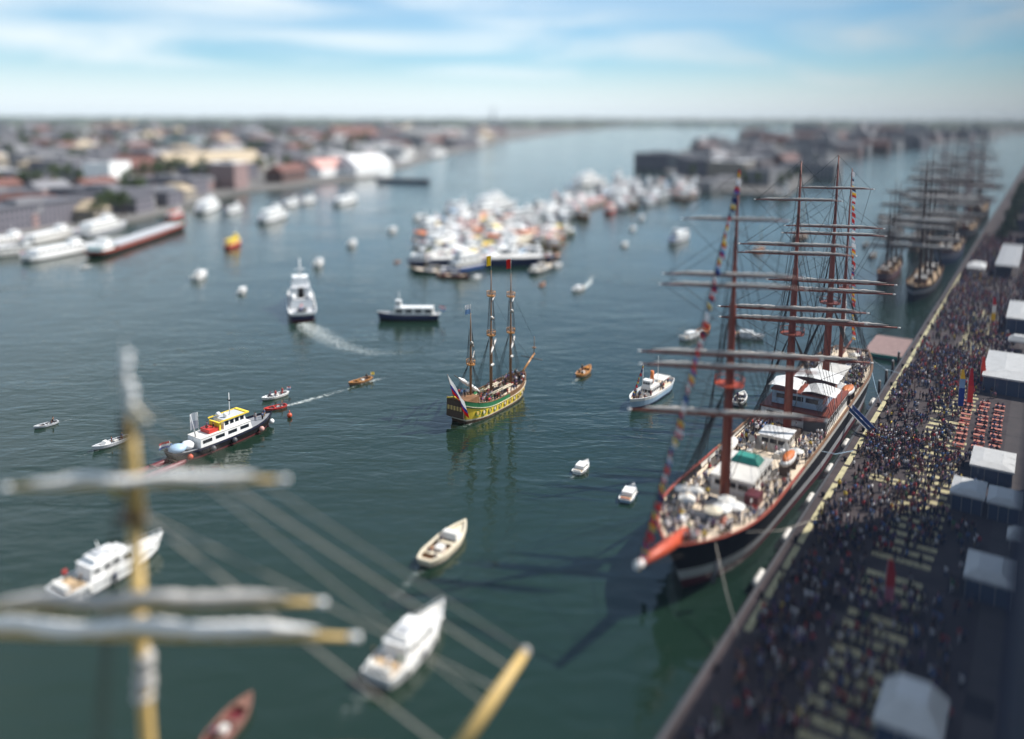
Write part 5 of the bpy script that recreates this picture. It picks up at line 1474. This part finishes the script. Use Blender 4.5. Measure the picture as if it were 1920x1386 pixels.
MB().box(-PL * .36, -PL * .16, -1.8, 1.8, 3.4, 3.5).build('awning', 'offwhite', ps)
g = random.Random(2)
for k in range(30):
    x = g.choice([g.uniform(-.44, -.14), g.uniform(.15, .42)]) * PL
    person(W(ps, (x, g.uniform(-.75, .75) * (ph.w(x / PL + .5)), ph.z(x / PL + .5) - .8)), g.uniform(0, 6.28), 'on the pale blue excursion ship', 'people aboard the excursion ship', g.choice(['stand', 'sit']))
bunting(W(ps, (PL * .48, 0, 3)), W(ps, (PL * .2, 0, 9)), 'short string of signal flags on the pale blue excursion ship', 9, .2, size=(.5, .4))
wake([G(1250, 726), G(1215, 755), G(1180, 780)], [2.2, 3.0, 2.0], [.25, .3, .2])

# patrol vessel seen from astern, with its broad wake
nvA, nvB = G(568, 603), G(561, 556)
nv = root('patrol_vessel', (nvA + nvB) / 2, math.atan2(nvB.y - nvA.y, nvB.x - nvA.x), 'white multi-deck patrol vessel heading away with a curved wake', 'ship')
VL = 40.0
vh = Hull(VL, 8.8, 5.0, 3.2, 3.0, 2, sb=.6, pb=2.1, tr=.88, ss=.15, flare=.35)
vh.shell([(.2, 0), (.75, 1), (1, 2)], ['maroon', 'navy', 'white'], parent=nv)
vh.deck(.9, 'lightgrey', 'deck', nv); vh.rail(.2, .12, 'white', parent=nv)
cabin(nv, -VL * .26, VL * .22, 7.2, 2.3, 5.0, 'white', 'lightgrey', 7, name='deckhouse')
cabin(nv, -VL * .12, VL * .18, 6.2, 5.2, 7.8, 'white', 'lightgrey', 5, name='upper_house')
cabin(nv, -VL * .01, VL * .14, 5.2, 8.0, 10.4, 'white', 'white', 4, name='wheelhouse', wz=(.4, .85))
MB().tube([(VL * .02, 0, 10.5), (VL * .01, 0, 17)], [.35, .12], 8).build('mast', 'white', nv)
MB().box(VL * .01, VL * .03, -1.6, 1.6, 13, 13.3).build('radar', 'white', nv)
MB().tube([(-VL * .17, 0, 5.1), (-VL * .18, 0, 8.4)], [1.1, .9], 10).build('funnel', 'black', nv)
MB().tube([(-VL * .36, 0, 2.4), (-VL * .36, 0, 3.5)], [1.6, 1.5], 12).build('tow_winch', 'darkgrey', nv)
for y in (-2.6, 2.6): MB().ball((-VL * .2, y, 6.0), 1, 10, 0, (2.4, .8, .7)).build('dinghy', 'white', nv)
flag(nv, (-VL * .49, 0, 2.9), 3.2, 2.4, 1.5, NLF, ang=2.8)
wake([G(569, 606), G(585, 618), G(612, 634), G(650, 652), G(700, 663), G(775, 660)], [5.5, 10, 10.5, 9, 7, 5], [.46, .42, .38, .36, .34, .28])
passenger_boat(766, 600, -105, 0, 20, 'white and navy launch crossing broadside in midstream', hullc='navy', bandc='navy', decks=1, nwin=4)
wake([G(818, 600), G(850, 602), G(900, 604)], [1.0, 2.0, 2.0], [.35, .15, .05])
# white boats strung out upstream
for px, py, dx, dy, L, lab, fl in [
    (376, 521, 40, -20, 13, 'white motor cruiser, larger of two at the left in midstream', True),
    (455, 548, 24, -22, 8.5, 'small white motorboat left of the patrol vessel', False),
    (598, 497, 26, -22, 12, 'white motor cruiser just beyond the patrol vessel', True),
    (661, 460, 26, -16, 12.5, 'white motor cruiser beyond the patrol vessel, farther upstream', True),
    (737, 434, 24, -10, 11.5, 'white motor cruiser left of the raft of boats', False),
    (1173, 461, 24, -8, 8.5, 'small white boat, nearest of three right of the raft', False),
    (1188, 431, 24, -8, 9, 'small white boat, middle of three right of the raft', False),
    (1204, 411, 20, -12, 11, 'small white boat, farthest of three right of the raft', False),
    (1298, 634, 30, -8, 9.5, 'white boat under the signal flags, beyond the barque yards', False)]:
    motor_yacht(px, py, dx, dy, L, lab, fly=fl)
    wake([G(px - dx * .4, py - dy * .4), G(px - dx * 1.3, py - dy * 1.3 + 2)], [1.0, 1.6], [.3, .1])
passenger_boat(438, 462, 50, -18, 17, 'red-hulled tug with yellow house in midstream', hullc='red', bandc='orangered', roofc='yellow', nwin=3, name='tug', cat='tug')
for o in [c for c in col.objects if c.name.startswith('tug')][:1]:
    for ch in o.children:
        if ch.name.startswith(('saloon', 'wheelhouse')): ch.data.materials.clear(); ch.data.materials.append(MATS['yellow'])
open_boat(1320, 622, 26, -12, 8.0, 'orange', 'wood', 'orange boat beside the white boat beyond the barque yards', railc='varnish', crew=3, where='the orange boat', B=2.7)
motor_yacht(1404, 634, 30, 4, 9.5, 'white boat with red deck seen between the first two masts', cover='red', deckc='salmon', fly=False)
open_boat(1388, 752, 24, -34, 8.5, 'offwhite', 'darkwood', 'white open boat seen behind the foremast of the barque', railc='offwhite', crew=5, where='the white boat behind the foremast', B=2.9)
motor_yacht(1083, 545, -30, 9, 8.0, 'white speedboat right of the frigate masts with a curling wake', fly=False)
wake([G(1094, 541), G(1106, 530), G(1112, 514)], [1.6, 2.6, 2.0], [.6, .5, .3])
passenger_boat(1272, 452, -60, 26, 30, 'white excursion boat with blue bow right of the raft', bandc='blue', hullc='white', decks=1)
for o in [c for c in col.objects if c.get('label', '').startswith('white excursion boat with blue bow')]:
    MB().box(9.5, 13.2, -1.8, 1.8, 2.0, 2.9, 0, 0, .8, .3).build('blue_foredeck', 'blue', o)
# left bank ships
passenger_boat(650, 380, 60, -14, 40, 'long white excursion boat under way towards the left bank', hullc='white', decks=1, nwin=12, bandc='white')
passenger_boat(515, 412, 70, -20, 40, 'white two-deck ferry with dark stern off the left bank', hullc='white', decks=2, nwin=10, bandc='navy')
passenger_boat(392, 394, 50, -20, 48, 'white two-deck ship moored beyond the long barge', hullc='white', decks=2, nwin=10, bandc='white')
passenger_boat(118, 478, 120, -24, 42, 'sleek white ship moored left of the long barge', hullc='white', decks=1, nwin=9, bandc='white')
passenger_boat(35, 478, 60, -6, 22, 'short white boat moored at the left edge', hullc='offwhite', decks=1, nwin=5)
passenger_boat(195, 436, 70, -18, 48, 'long pale ship moored along the left quay, nearest the bend', hullc='lightgrey', decks=2, nwin=10)
passenger_boat(98, 450, 70, -16, 44, 'pale ship moored along the left quay, second from the left edge', hullc='offwhite', decks=1, nwin=9)
passenger_boat(8, 462, 70, -14, 40, 'pale ship moored along the left quay at the left edge', hullc='lightgrey', decks=1, nwin=9)
passenger_boat(330, 408, 40, -12, 24, 'small red-roofed boat behind the long barge', hullc='red', roofc='orangered', decks=1, nwin=4)
barge(268, 452, 200, -68, 104, 'long cargo barge with red side stripe moored off the left bank', bandc='railred')
barge(756, 342, 60, 2, 60, 'dark low barge off the white halls of the left bank', hullc='navy', bandc='navy', hatchc='darkgrey', deckc='darkgrey', nh=6, B=8)
passenger_boat(757, 303, 40, -4, 46, 'white ship moored beside the broad white-roofed hall', hullc='white', decks=2, nwin=8, bandc='white')
passenger_boat(822, 292, 70, -8, 80, 'long white ship moored far up the left bank', hullc='white', decks=2, nwin=12, bandc='white', B=13)
passenger_boat(440, 398, 30, -6, 20, 'small white boat between the two-deck ships', hullc='white', decks=1, nwin=4)
passenger_boat(548, 386, 30, -6, 22, 'small white boat beyond the two-deck ferry', hullc='white', decks=1, nwin=4)
passenger_boat(580, 380, 24, -4, 20, 'small white boat left of the long excursion boat', hullc='white', decks=1, nwin=4)
open_boat(160, 502, -20, 6, 6.5, 'lightgrey', 'darkgrey', 'small grey speedboat below the long barge', crew=1, railc='offwhite', where='the small grey speedboat')
wake([G(172, 499), G(205, 493), G(250, 485)], [1.5, 2.8, 2.0], [.5, .4, .15])

# ---- the raft of festive boats in midstream
RG = 'boats of the festive raft in midstream'
barge(905, 497, 130, -2, 66, 'long grey barge along the near side of the festive raft', hullc='navy', bandc='navy', hatchc='offwhite', deckc='lightgrey', nh=8, B=9)
passenger_boat(930, 392, 60, -10, 56, 'largest white ship in the middle of the festive raft', decks=3, nwin=10, hullc='white', B=12, bandc='white', funnel='white')
passenger_boat(985, 412, 60, -6, 36, 'white-roofed ship right of the largest one in the raft', decks=2, nwin=8, hullc='white', bandc='pink', B=9)
passenger_boat(830, 462, 60, -12, 26, 'white cruiser with blue windows at the left of the raft', decks=2, nwin=5, hullc='white', B=7, bandc='blue')
passenger_boat(868, 508, -60, 12, 24, 'white and blue ship in front of the grey barge', decks=2, nwin=5, hullc='blue', B=6)
barge(985, 455, 60, -24, 52, 'cream-decked barge inside the festive raft', hullc='grey', bandc='cream', hatchc='cream', deckc='cream', nh=6, B=11)
barge(1110, 385, 90, -26, 70, 'pale barge behind the festive raft', hullc='wood', bandc='lightgrey', hatchc='pink', deckc='lightgrey', nh=8, B=11)
passenger_boat(1105, 345, 80, -14, 72, 'big white ship in the second cluster of boats', decks=3, nwin=12, hullc='white', B=13, bandc='white')
passenger_boat(1155, 372, 60, -12, 40, 'white ship nearer than the big one in the second cluster', decks=2, nwin=8, hullc='white', B=9)
sailing_barge(810, 512, -60, -4, 17, 'black tug-like sailing boat at the near left corner of the raft', hullc='black', bandc='black', housec='white', mh=.5)
sailing_barge(850, 520, 40, 2, 14, 'maroon boat in front of the white and blue ship', hullc='maroon', bandc='maroon', housec='maroon', mh=.3)
sailing_barge(1015, 508, 50, -18, 19, 'pale yacht with red cabin at the near right corner of the raft', hullc='darkgrey', bandc='offwhite', housec='offwhite', mh=.6)
sailing_barge(1030, 486, 40, -10, 17, 'orange-housed boat at the right of the raft', hullc='darkwood', bandc='orange', housec='orange', mh=.5)
motor_yacht(1068, 440, 20, -12, 14, 'round white boat alone at the right of the raft', B=6)
motor_yacht(786, 411, 24, -6, 13, 'white cruiser behind the left side of the raft')
open_boat(745, 492, 12, -3, 4.5, 'salmon', 'wood', 'tiny reddish boat left of the raft', crew=1, where='the tiny reddish boat')
open_boat(1017, 535, 12, -6, 5.5, 'salmon', 'wood', 'small reddish boat in front of the raft', crew=2, where='the small reddish boat')
motor_yacht(895, 522, 14, -4, 5.5, 'tiny white boat in front of the grey barge', fly=False)
motor_yacht(1046, 500, 18, -4, 7, 'small white boat beside the pale yacht', fly=False)
# festive boats packed between them, told apart only by colour
proto = {}
lay = random.Random(31)
cols_ = [('orange', 'orange', 'orange-decked festive boat packed inside the raft'), ('tshirtgreen', 'yellow', 'green and yellow festive boat packed inside the raft'), ('white', 'white', 'white boat packed inside the raft'), ('red', 'salmon', 'red-decked festive boat packed inside the raft'), ('lightgrey', 'paleblue', 'grey-blue boat packed inside the raft'), ('navy', 'offwhite', 'navy-hulled boat packed inside the raft'), ('wood', 'pink', 'wooden boat with pink awning packed inside the raft')]
def fest(k, px, py, dx, dy, L):
    hc, rc, lab = cols_[k]
    lab += (', second cluster' if px > 1050 else ', right part' if px > 965 else ', left part' if px < 870 else ', middle') + (', near side' if py > (455 if px < 1050 else 372) else ', far side')
    if k not in proto:
        o = passenger_boat(px, py, dx, dy, 18, lab, hullc=hc, roofc=rc, decks=1, nwin=4, group=RG, name='festive_boat', cat='boat', bandc=rc, B=5); o.scale = (L / 18,) * 3; proto[k] = o
    else:
        place_copy(proto[k], G(px, py), heading(px, py, dx, dy), lab, RG, L / 18)
for px, py, k, L in [(905, 450, 0, 22), (935, 462, 0, 22), (948, 440, 1, 20), (890, 432, 3, 20), (870, 428, 3, 18), (915, 425, 1, 22), (965, 428, 2, 22), (1000, 425, 2, 18), (880, 470, 2, 16), (945, 482, 3, 14), (925, 488, 4, 16), (905, 474, 1, 16), (860, 440, 6, 20), (850, 410, 4, 24), (838, 425, 4, 18), (862, 395, 2, 24), (1020, 455, 6, 22), (1040, 440, 2, 18), (1032, 465, 6, 16), (812, 470, 2, 16), (800, 448, 4, 16), (785, 465, 4, 12), (1000, 478, 2, 16), (975, 485, 4, 14), (955, 452, 0, 18), (880, 452, 2, 16), (1055, 412, 2, 20), (1035, 405, 5, 22), (1065, 395, 6, 26),
                     (1010, 395, 5, 22), (840, 485, 5, 18), (815, 490, 5, 18), (1075, 365, 4, 30), (1130, 355, 5, 28), (1180, 352, 2, 26), (1200, 372, 2, 24), (1225, 366, 2, 22), (1180, 388, 6, 24), (1145, 398, 3, 22), (1215, 385, 4, 20), (1240, 372, 6, 22), (1250, 358, 4, 24), (1090, 408, 6, 24), (1160, 340, 2, 30), (1195, 350, 6, 26)]:
    fest(k, px, py, lay.choice([40, -40]), lay.choice([-14, 12, -22, 6]), L)
for t in range(60):
    px, py = lay.uniform(800, 1060), lay.uniform(395, 490)
    if (px - 925) ** 2 / 135 ** 2 + (py - 445) ** 2 / 52 ** 2 > 1: continue
    fest(lay.choice([2, 2, 2, 2, 2, 0, 3, 6, 1]), px, py, lay.choice([40, -40]), lay.choice([-14, 12, -22, 6]), lay.uniform(16, 25))
for t in range(58):
    px = lay.uniform(1020, 1310); py = 395 - (px - 1050) * .15 + lay.uniform(-26, 14)
    fest(lay.choice([2, 2, 2, 6, 4]), px, py, lay.choice([40, -40]), lay.choice([-14, 12, -22, 6]), lay.uniform(18, 28))
# ---- far right water: small dark craft among the masts
for px, py, L, lab in [(1502, 448, 22, 'dark two-masted sailing boat beyond the second mast of the barque'), (1424, 470, 14, 'orange-decked sailing boat beyond the foremast'), (1660, 506, 9, 'small dark boat between the barque and the far square-rigger'), (1638, 482, 10, 'small dark boat near the aftmost masthead flags'), (1625, 462, 9, 'dark boat beyond the aftmost mast'), (1690, 430, 12, 'dark boat at the right in the far channel'), (1655, 412, 12, 'dark boat farther up the right channel'), (1720, 470, 10, 'dark boat close to the far square-rigger')]:
    sailing_barge(px, py, 20, -8, L, lab, hullc='orange' if 'orange' in lab else 'black', bandc='orange' if 'orange' in lab else 'darkgrey', two='two-masted' in lab, mh=.8)
passenger_boat(1470, 356, 40, 10, 34, 'white ship off the island waterfront', decks=2, nwin=6, hullc='white', bandc='white')
passenger_boat(1470, 372, 40, 8, 26, 'low cream boat off the island waterfront', decks=1, nwin=6, hullc='cream')

# crews of the larger motor yachts
for lab, spots_ in [('large white motor yacht in the near water, bottom centre', [(-.38, .1), (-.34, -.12), (-.4, -.05)]), ('white motor yacht passing behind the nearest mast', [(-.38, .1), (-.36, -.1)])]:
    for o in [c for c in col.objects if c.get('label') == lab]:
        for x, y in spots_:
            person(W(o, (x * 15.5, y * 15, 1.85)), rnd.uniform(0, 6), 'in the yacht cockpit', 'people aboard the motor yachts', 'stand')

# bow waves and crossing wakes that the traffic leaves on the river
for pts, ws in [([(790, 1068), (730, 1130), (660, 1180)], [1.5, 2.6, 3.0]), ([(700, 1285), (650, 1340), (600, 1390)], [2.2, 3.6, 4.0]), ([(112, 1118), (60, 1150), (0, 1180)], [2.0, 3.0, 3.4]),
                ([(365, 528), (330, 548), (290, 566)], [1.8, 3.0, 3.4]), ([(447, 556), (430, 572), (405, 590)], [1.2, 2.4, 2.8]), ([(590, 504), (575, 517), (550, 530)], [1.6, 2.8, 3.2]), ([(415, 470), (380, 484), (340, 496)], [2.0, 3.4, 3.8]),
                ([(1230, 470), (1250, 462), (1300, 440)], [2.0, 3.4, 3.8]), ([(700, 604), (690, 608), (660, 616)], [1.4, 2.4, 2.6]), ([(185, 845), (150, 856), (110, 868)], [.8, 1.6, 1.8])]:
    wake([G(*p) for p in pts], ws, [.36, .27, .16])

# ================================================================== ON THE QUAY
taken = []      # (a0, a1, b0, b1) footprints the crowd keeps clear of
def marquee(a, b, la, lb, h, label, wall='glassblue', roof='white', rise=.9, ribs=True, cat='tent', name='marquee', walls=True):
    o = root(name, Q(a, b), QANG, label, cat)
    if walls:
        w_ = MB().box(-la / 2, la / 2, -lb / 2, lb / 2, 0, h).build('wall', wall, o)
        if ribs:
            n = max(3, int(la / 3))
            for i in range(n + 1):
                x = -la / 2 + la * i / n
                for y in (-lb / 2 - .06, lb / 2): MB().box(x - .08, x + .08, y, y + .06, 0, h - .05).build('wall_rib', 'grey', w_)
            m = max(3, int(lb / 2.2))
            for i in range(m + 1):
                y = -lb / 2 + lb * i / m
                MB().box(-la / 2 - .06, -la / 2, y - .08, y + .08, 0, h - .05).build('wall_rib', 'grey', w_)
    else:
        for x in (-la / 2 + .15, la / 2 - .15):
            for y in (-lb / 2 + .15, lb / 2 - .15): MB().tube([(x, y, 0), (x, y, h)], .07, 6).build('pole', 'lightgrey', o)
    r_ = MB().box(-la / 2 - .3, la / 2 + .3, -lb / 2 - .3, lb / 2 + .3, h + .003, h + rise, 0, min(la, lb) * .3, min(la, lb) * .3, min(la, lb) * .3).build('roof', roof, o)
    MB().box(-la / 2 - .33, la / 2 + .33, -lb / 2 - .33, lb / 2 + .33, h - .35, h - .02).build('valance', roof, r_)
    n = int(la / 3)
    for i in range(1, n):
        x = -la / 2 + la * i / n
        MB().tube([(x, -lb / 2 - .3, h + .03), (x, -lb * .2 - .0, h + rise + .01)], .04, 4).build('roof_seam', 'lightgrey', r_)
    taken.append((a - la / 2 - .5, a + la / 2 + .5, b - lb / 2 - .5, b + lb / 2 + .5))
    return o
marquee(151, 26.0, 24, 14, 4.0, 'big white-roofed marquee at the right edge above the terrace')
marquee(217, 27.0, 26, 12, 4.4, 'farther white-roofed marquee along the quay')
marquee(184, 24.6, 4.2, 4.2, 2.8, 'small white pavilion between the two big marquees', walls=False, rise=1.2)
marquee(90, 23.6, 9.0, 6.0, 2.8, 'white-roofed stall below the terrace with an opening in its roof', rise=.4)
marquee(74.5, 21.0, 6.6, 4.2, 3.0, 'pale double stall, left half of a pair', rise=.5)
marquee(74.0, 26.0, 6.2, 4.0, 3.0, 'pale double stall, right half of a pair', rise=.5)
marquee(48.5, 25.4, 7.2, 5.0, 3.2, 'pale blue stall in the shade at the right', rise=.7)
marquee(13.6, 20.6, 6.4, 5.4, 3.6, 'white tent in the shade at the bottom edge', rise=2.2)
marquee(62, 28.5, 2.8, 2.8, 2.6, 'small white parasol-like tent right of the double stall', walls=False, rise=.9)
marquee(330, 17, 64, 7.5, 5.2, 'long grey canopy roof far along the quay', roof='lightgrey', walls=False, rise=.3, name='canopy', cat='canopy')
marquee(304, 6.5, 12, 6, 3.2, 'white boat-shaped tent roof near the far square-riggers', walls=False, rise=1.0)
building(Q(190, 50, QZ), 70, 26, 14, QANG, 'f_dark', 'darkroof', 'flat', 'dark quayside terminal behind the marquees')
building(Q(275, 44, QZ), 80, 26, 12, QANG, 'f_dark', 'darkroof', 'flat', 'dark quayside hall farther along at the right edge')
for k, (a_, la_, b_, h_, wl_, rf_, lab) in enumerate([
    (415, 60, 30, 10, 'f_brick', 'darkroof', 'dark brick warehouse beyond the long canopy, nearest of the far quay'),
    (500, 80, 28, 12, 'f_dark', 'greyroof', 'dark warehouse second along the far quay'),
    (610, 90, 28, 11, 'f_brick', 'darkroof', 'brick warehouse third along the far quay'),
    (740, 120, 30, 12, 'f_grey', 'darkroof', 'long grey warehouse at the far end of the quay')]):
    building(Q(a_, b_ + 4, QZ), la_, 24, h_, QANG, wl_, rf_, 'gable' if k % 2 == 0 else 'flat', lab)
for k in range(22):
    tree(Q(392 + k * 17 + rnd.uniform(-3, 3), 12.5 + rnd.uniform(-1.5, 1.5), QZ), rnd.uniform(.75, 1.0), 'dark tree in the row along the far quay, ' + ('near part' if k < 8 else 'far part'), 'trees along the far quay')
# terrace tables: top, benches and frame
tb0 = None
tl_ = []
n = 0
for i in range(10):
    for j, b in enumerate((17.6, 20.6, 23.4)):
        a = 99.5 + i * 3.15 + rnd.uniform(-.3, .3) + (j % 2) * .9
        b_ = b + rnd.uniform(-.2, .2) - .06 * i
        lab = 'salmon beer table with benches in the quay terrace, %s row' % ('water-side', 'middle', 'landward')[j]
        if tb0 is None:
            tb0 = root('beer_table', Q(a, b_), QANG + R(90), lab, 'table', 'tables of the quay terrace')
            MB().box(-.95, .95, -.55, .55, .72, .78).build('table_top', 'salmon', tb0)
            for y in (-.85, .85): MB().box(-.95, .95, y - .14, y + .14, .42, .47).build('bench', 'orangered', tb0)
            for x in (-.75, .75):
                MB().add([(x - .04, -.85, 0), (x + .04, -.85, 0), (x + .04, -.15, .72), (x - .04, -.15, .72), (x - .04, .85, 0), (x + .04, .85, 0), (x + .04, .15, .72), (x - .04, .15, .72)], [(0, 1, 2, 3), (4, 7, 6, 5), (3, 2, 6, 7)]).build('frame', 'darkgrey', tb0)
                MB().box(x - .04, x + .04, -.9, .9, .38, .42).build('bench_bearer', 'darkgrey', tb0)
        else:
            place_copy(tb0, Q(a, b_), QANG + R(90), lab, 'tables of the quay terrace')
        tl_.append((a, b_))
taken.append((97, 133, 16.2, 25))
# feather flags and banners
def feather(a, b, h, cols, label):
    o = root('feather_flag', Q(a, b), R(-10), label, 'flag')
    MB().tube([(0, 0, 0), (0, 0, h * .7), (.25, 0, h)], [.06, .05, .03], 6).build('pole', 'lightgrey', o)
    MB().box(-.45, .45, -.45, .45, 0, .14).build('base', 'darkgrey', o)
    k = len(cols)
    for i, c_ in enumerate(cols):
        z1 = h * (1 - .8 * i / k) - .1; z0 = h * (1 - .8 * (i + 1) / k) - .08
        w0 = 1.1
        MB().add([(.05, -.02, z0), (w0, -.1, z0), (w0 + (.1 if i else -.35), .05, z1), (.07, -.02, z1), (.05, .02, z0), (w0, -.06, z0), (w0 + (.1 if i else -.35), .09, z1), (.07, .02, z1)],
                 [(0, 1, 2, 3), (7, 6, 5, 4), (1, 5, 6, 2), (3, 2, 6, 7), (0, 4, 5, 1)]).build('banner', C_([c_]), o)
feather(119, 15.6, 10.0, ['yellow', 'paleblue', 'blue', 'blue'], 'tall yellow and blue feather flag beside the terrace')
feather(123, 17.0, 9.5, ['red', 'orangered'], 'red feather flag just behind the yellow and blue one')
feather(142, 18.2, 7.5, ['orangered', 'orangered'], 'orange-red feather flag at the corner of the big marquee')
feather(209, 16.8, 9.0, ['red', 'white', 'yellow'], 'red, white and yellow feather flag near the farther marquee')
feather(36, 14.6, 7.0, ['red', 'red', 'pink'], 'red feather flag in the shade of the near quay')
# bollards and timber piles along the edge
for i in range(15):
    a = -4 + i * 17
    o = root('bollard', Q(a, .9), QANG, 'black mooring bollard on the quay edge, %s' % ('near end' if i < 5 else 'middle stretch' if i < 10 else 'far stretch'), 'bollard', 'bollards on the quay edge')
    MB().tube([(0, 0, 0), (0, 0, .5)], [.26, .22], 10).build('post', 'black', o); MB().ball((0, 0, .58), .34, 10, 0, (1, 1.2, .5)).build('cap', 'black', o)
for i in range(4):
    a = 128 + i * 9.5
    p = Q(a, -1.1, -1.5)
    o = root('timber_pile', p, 0, 'dark timber pile against the quay behind the barque stern', 'pile', 'timber piles of the quay')
    MB().tube([(0, 0, 0), (0, 0, 5.2)], [.34, .3], 9).build('post', 'darkwood', o); MB().tube([(0, 0, 5.203), (0, 0, 5.35)], [.36, .3], 9).build('cap', 'lightgrey', o)
for i in range(7):
    a = ab + 12 + i * 14
    o = root('fender', Q(a, -1.0, .2), QANG, 'white cylinder fender between the barque and the quay', 'fender', 'fenders of the barque')
    MB().tube([(-2.0, 0, 1), (-1.6, 0, 1), (1.6, 0, 1), (2.0, 0, 1)], [.2, .55, .55, .2], 10).build('float', 'offwhite', o)
    MB().tube([(-.0, .0, 1.6), (0, -1.0 + 1.3, 1.95)], .04, 5).build('lanyard', 'rope', o)

# ---- the crowd: the nearest 190 are people of their own, the rest one mass
g = random.Random(99)
cand = []
def blocked(a, b): return any(x0 < a < x1 and y0 < b < y1 for x0, x1, y0, y1 in taken)
def dens(a, b):
    d = .35
    if 2.2 < b < 6: d = .75
    if a > 110 and b < 15: d = .62
    if a > 165: d = .95
    if 82 < a < 104 and 3 < b < 10: d = .95
    if 60 < a < 80 and b < 9: d = .3
    if 118 < a < 142 and 5 < b < 10: d = .16
    if 104 < a < 118 and 5.5 < b < 11: d = .85
    if a < 60: d = .85
    if 10 < b < 18.5 and a > 60: d = max(d, .6)
    if 18.5 < b: d *= .5
    return d
cells = [(g.uniform(0, 300), g.uniform(3, 22), g.uniform(3, 8)) for _ in range(14)]     # open patches people drift around
def opened(a, b): return any((a - x) ** 2 * .5 + (b - y) ** 2 < r_ * r_ * .5 for x, y, r_ in cells)
while len(cand) < 6000:
    a = g.uniform(0, 430) if g.random() < .75 else g.uniform(60, 170); b = g.uniform(2.3, 24)
    if g.random() > dens(a, b) * (.25 if opened(a, b) else 1) or blocked(a, b): continue
    if (g.random() < .6):     # small groups
        for k in range(g.randrange(1, 5)):
            aa, bb_ = a + g.gauss(0, .7), max(2.2, b + g.gauss(0, .7))
            if not blocked(aa, bb_): cand.append((aa, bb_))
    else: cand.append((a, b))
ok = []
grid = {}
for a, b in cand:
    key = (int(a / .55), int(b / .55))
    if key in grid: continue
    grid[key] = 1; ok.append((a, b))
# seated at the terrace
seat = []
for a, b in tl_:
    for k in range(4):
        if g.random() < .72:
            sg = 1 if k % 2 else -1; off = (-.45, .45)[k // 2]
            # table x axis runs across the quay (QANG+90): bench lies along b, people face along a
            seat.append((a + sg * .85, b + off, QANG + (math.pi / 2 if sg > 0 else -math.pi / 2)))
ok.sort()
npers = 190
for i, (a, b) in enumerate(ok[:npers]):
    person(Q(a, b), g.uniform(0, 6.28), 'on the shaded near quay' if a < 60 else 'on the sunlit quay', 'people on the near quay', g.choice(['stand', 'walk', 'walk', 'stand', 'wave']) if g.random() < .9 else 'stand')
spots = []
for a, b in ok[npers:]:
    p = Q(a, b); spots.append((p.x, p.y, p.z, g.uniform(0, 6.28), g.choice(['stand', 'walk', 'walk'])))
for a, b, an in seat:
    p = Q(a, b, QZ); spots.append((p.x, p.y, p.z, an, 'sit'))
crowd('quay_crowd', spots)
print('faces per figure', [len(FIG[k][1]) for k in FIG]); print('people on quay', len(ok), 'seated', len(seat))

# ================================================================== SUMMER HAZE
hz = MB().box(-15500, 15500, -300, 23500, -3.5, 260).build('haze', 'white')
hz.data.materials.clear()
hm = bpy.data.materials.new('haze_air'); hm.use_nodes = True
hn = hm.node_tree.nodes; hn.remove(hn['Principled BSDF'])
hv = hn.new('ShaderNodeVolumePrincipled')
hv.inputs['Color'].default_value = (0.78, 0.88, 0.97, 1)
hv.inputs['Density'].default_value = 0.00003
hm.node_tree.links.new(hv.outputs[0], hn['Material Output'].inputs['Volume'])
hz.data.materials.append(hm)
hz['kind'] = 'stuff'
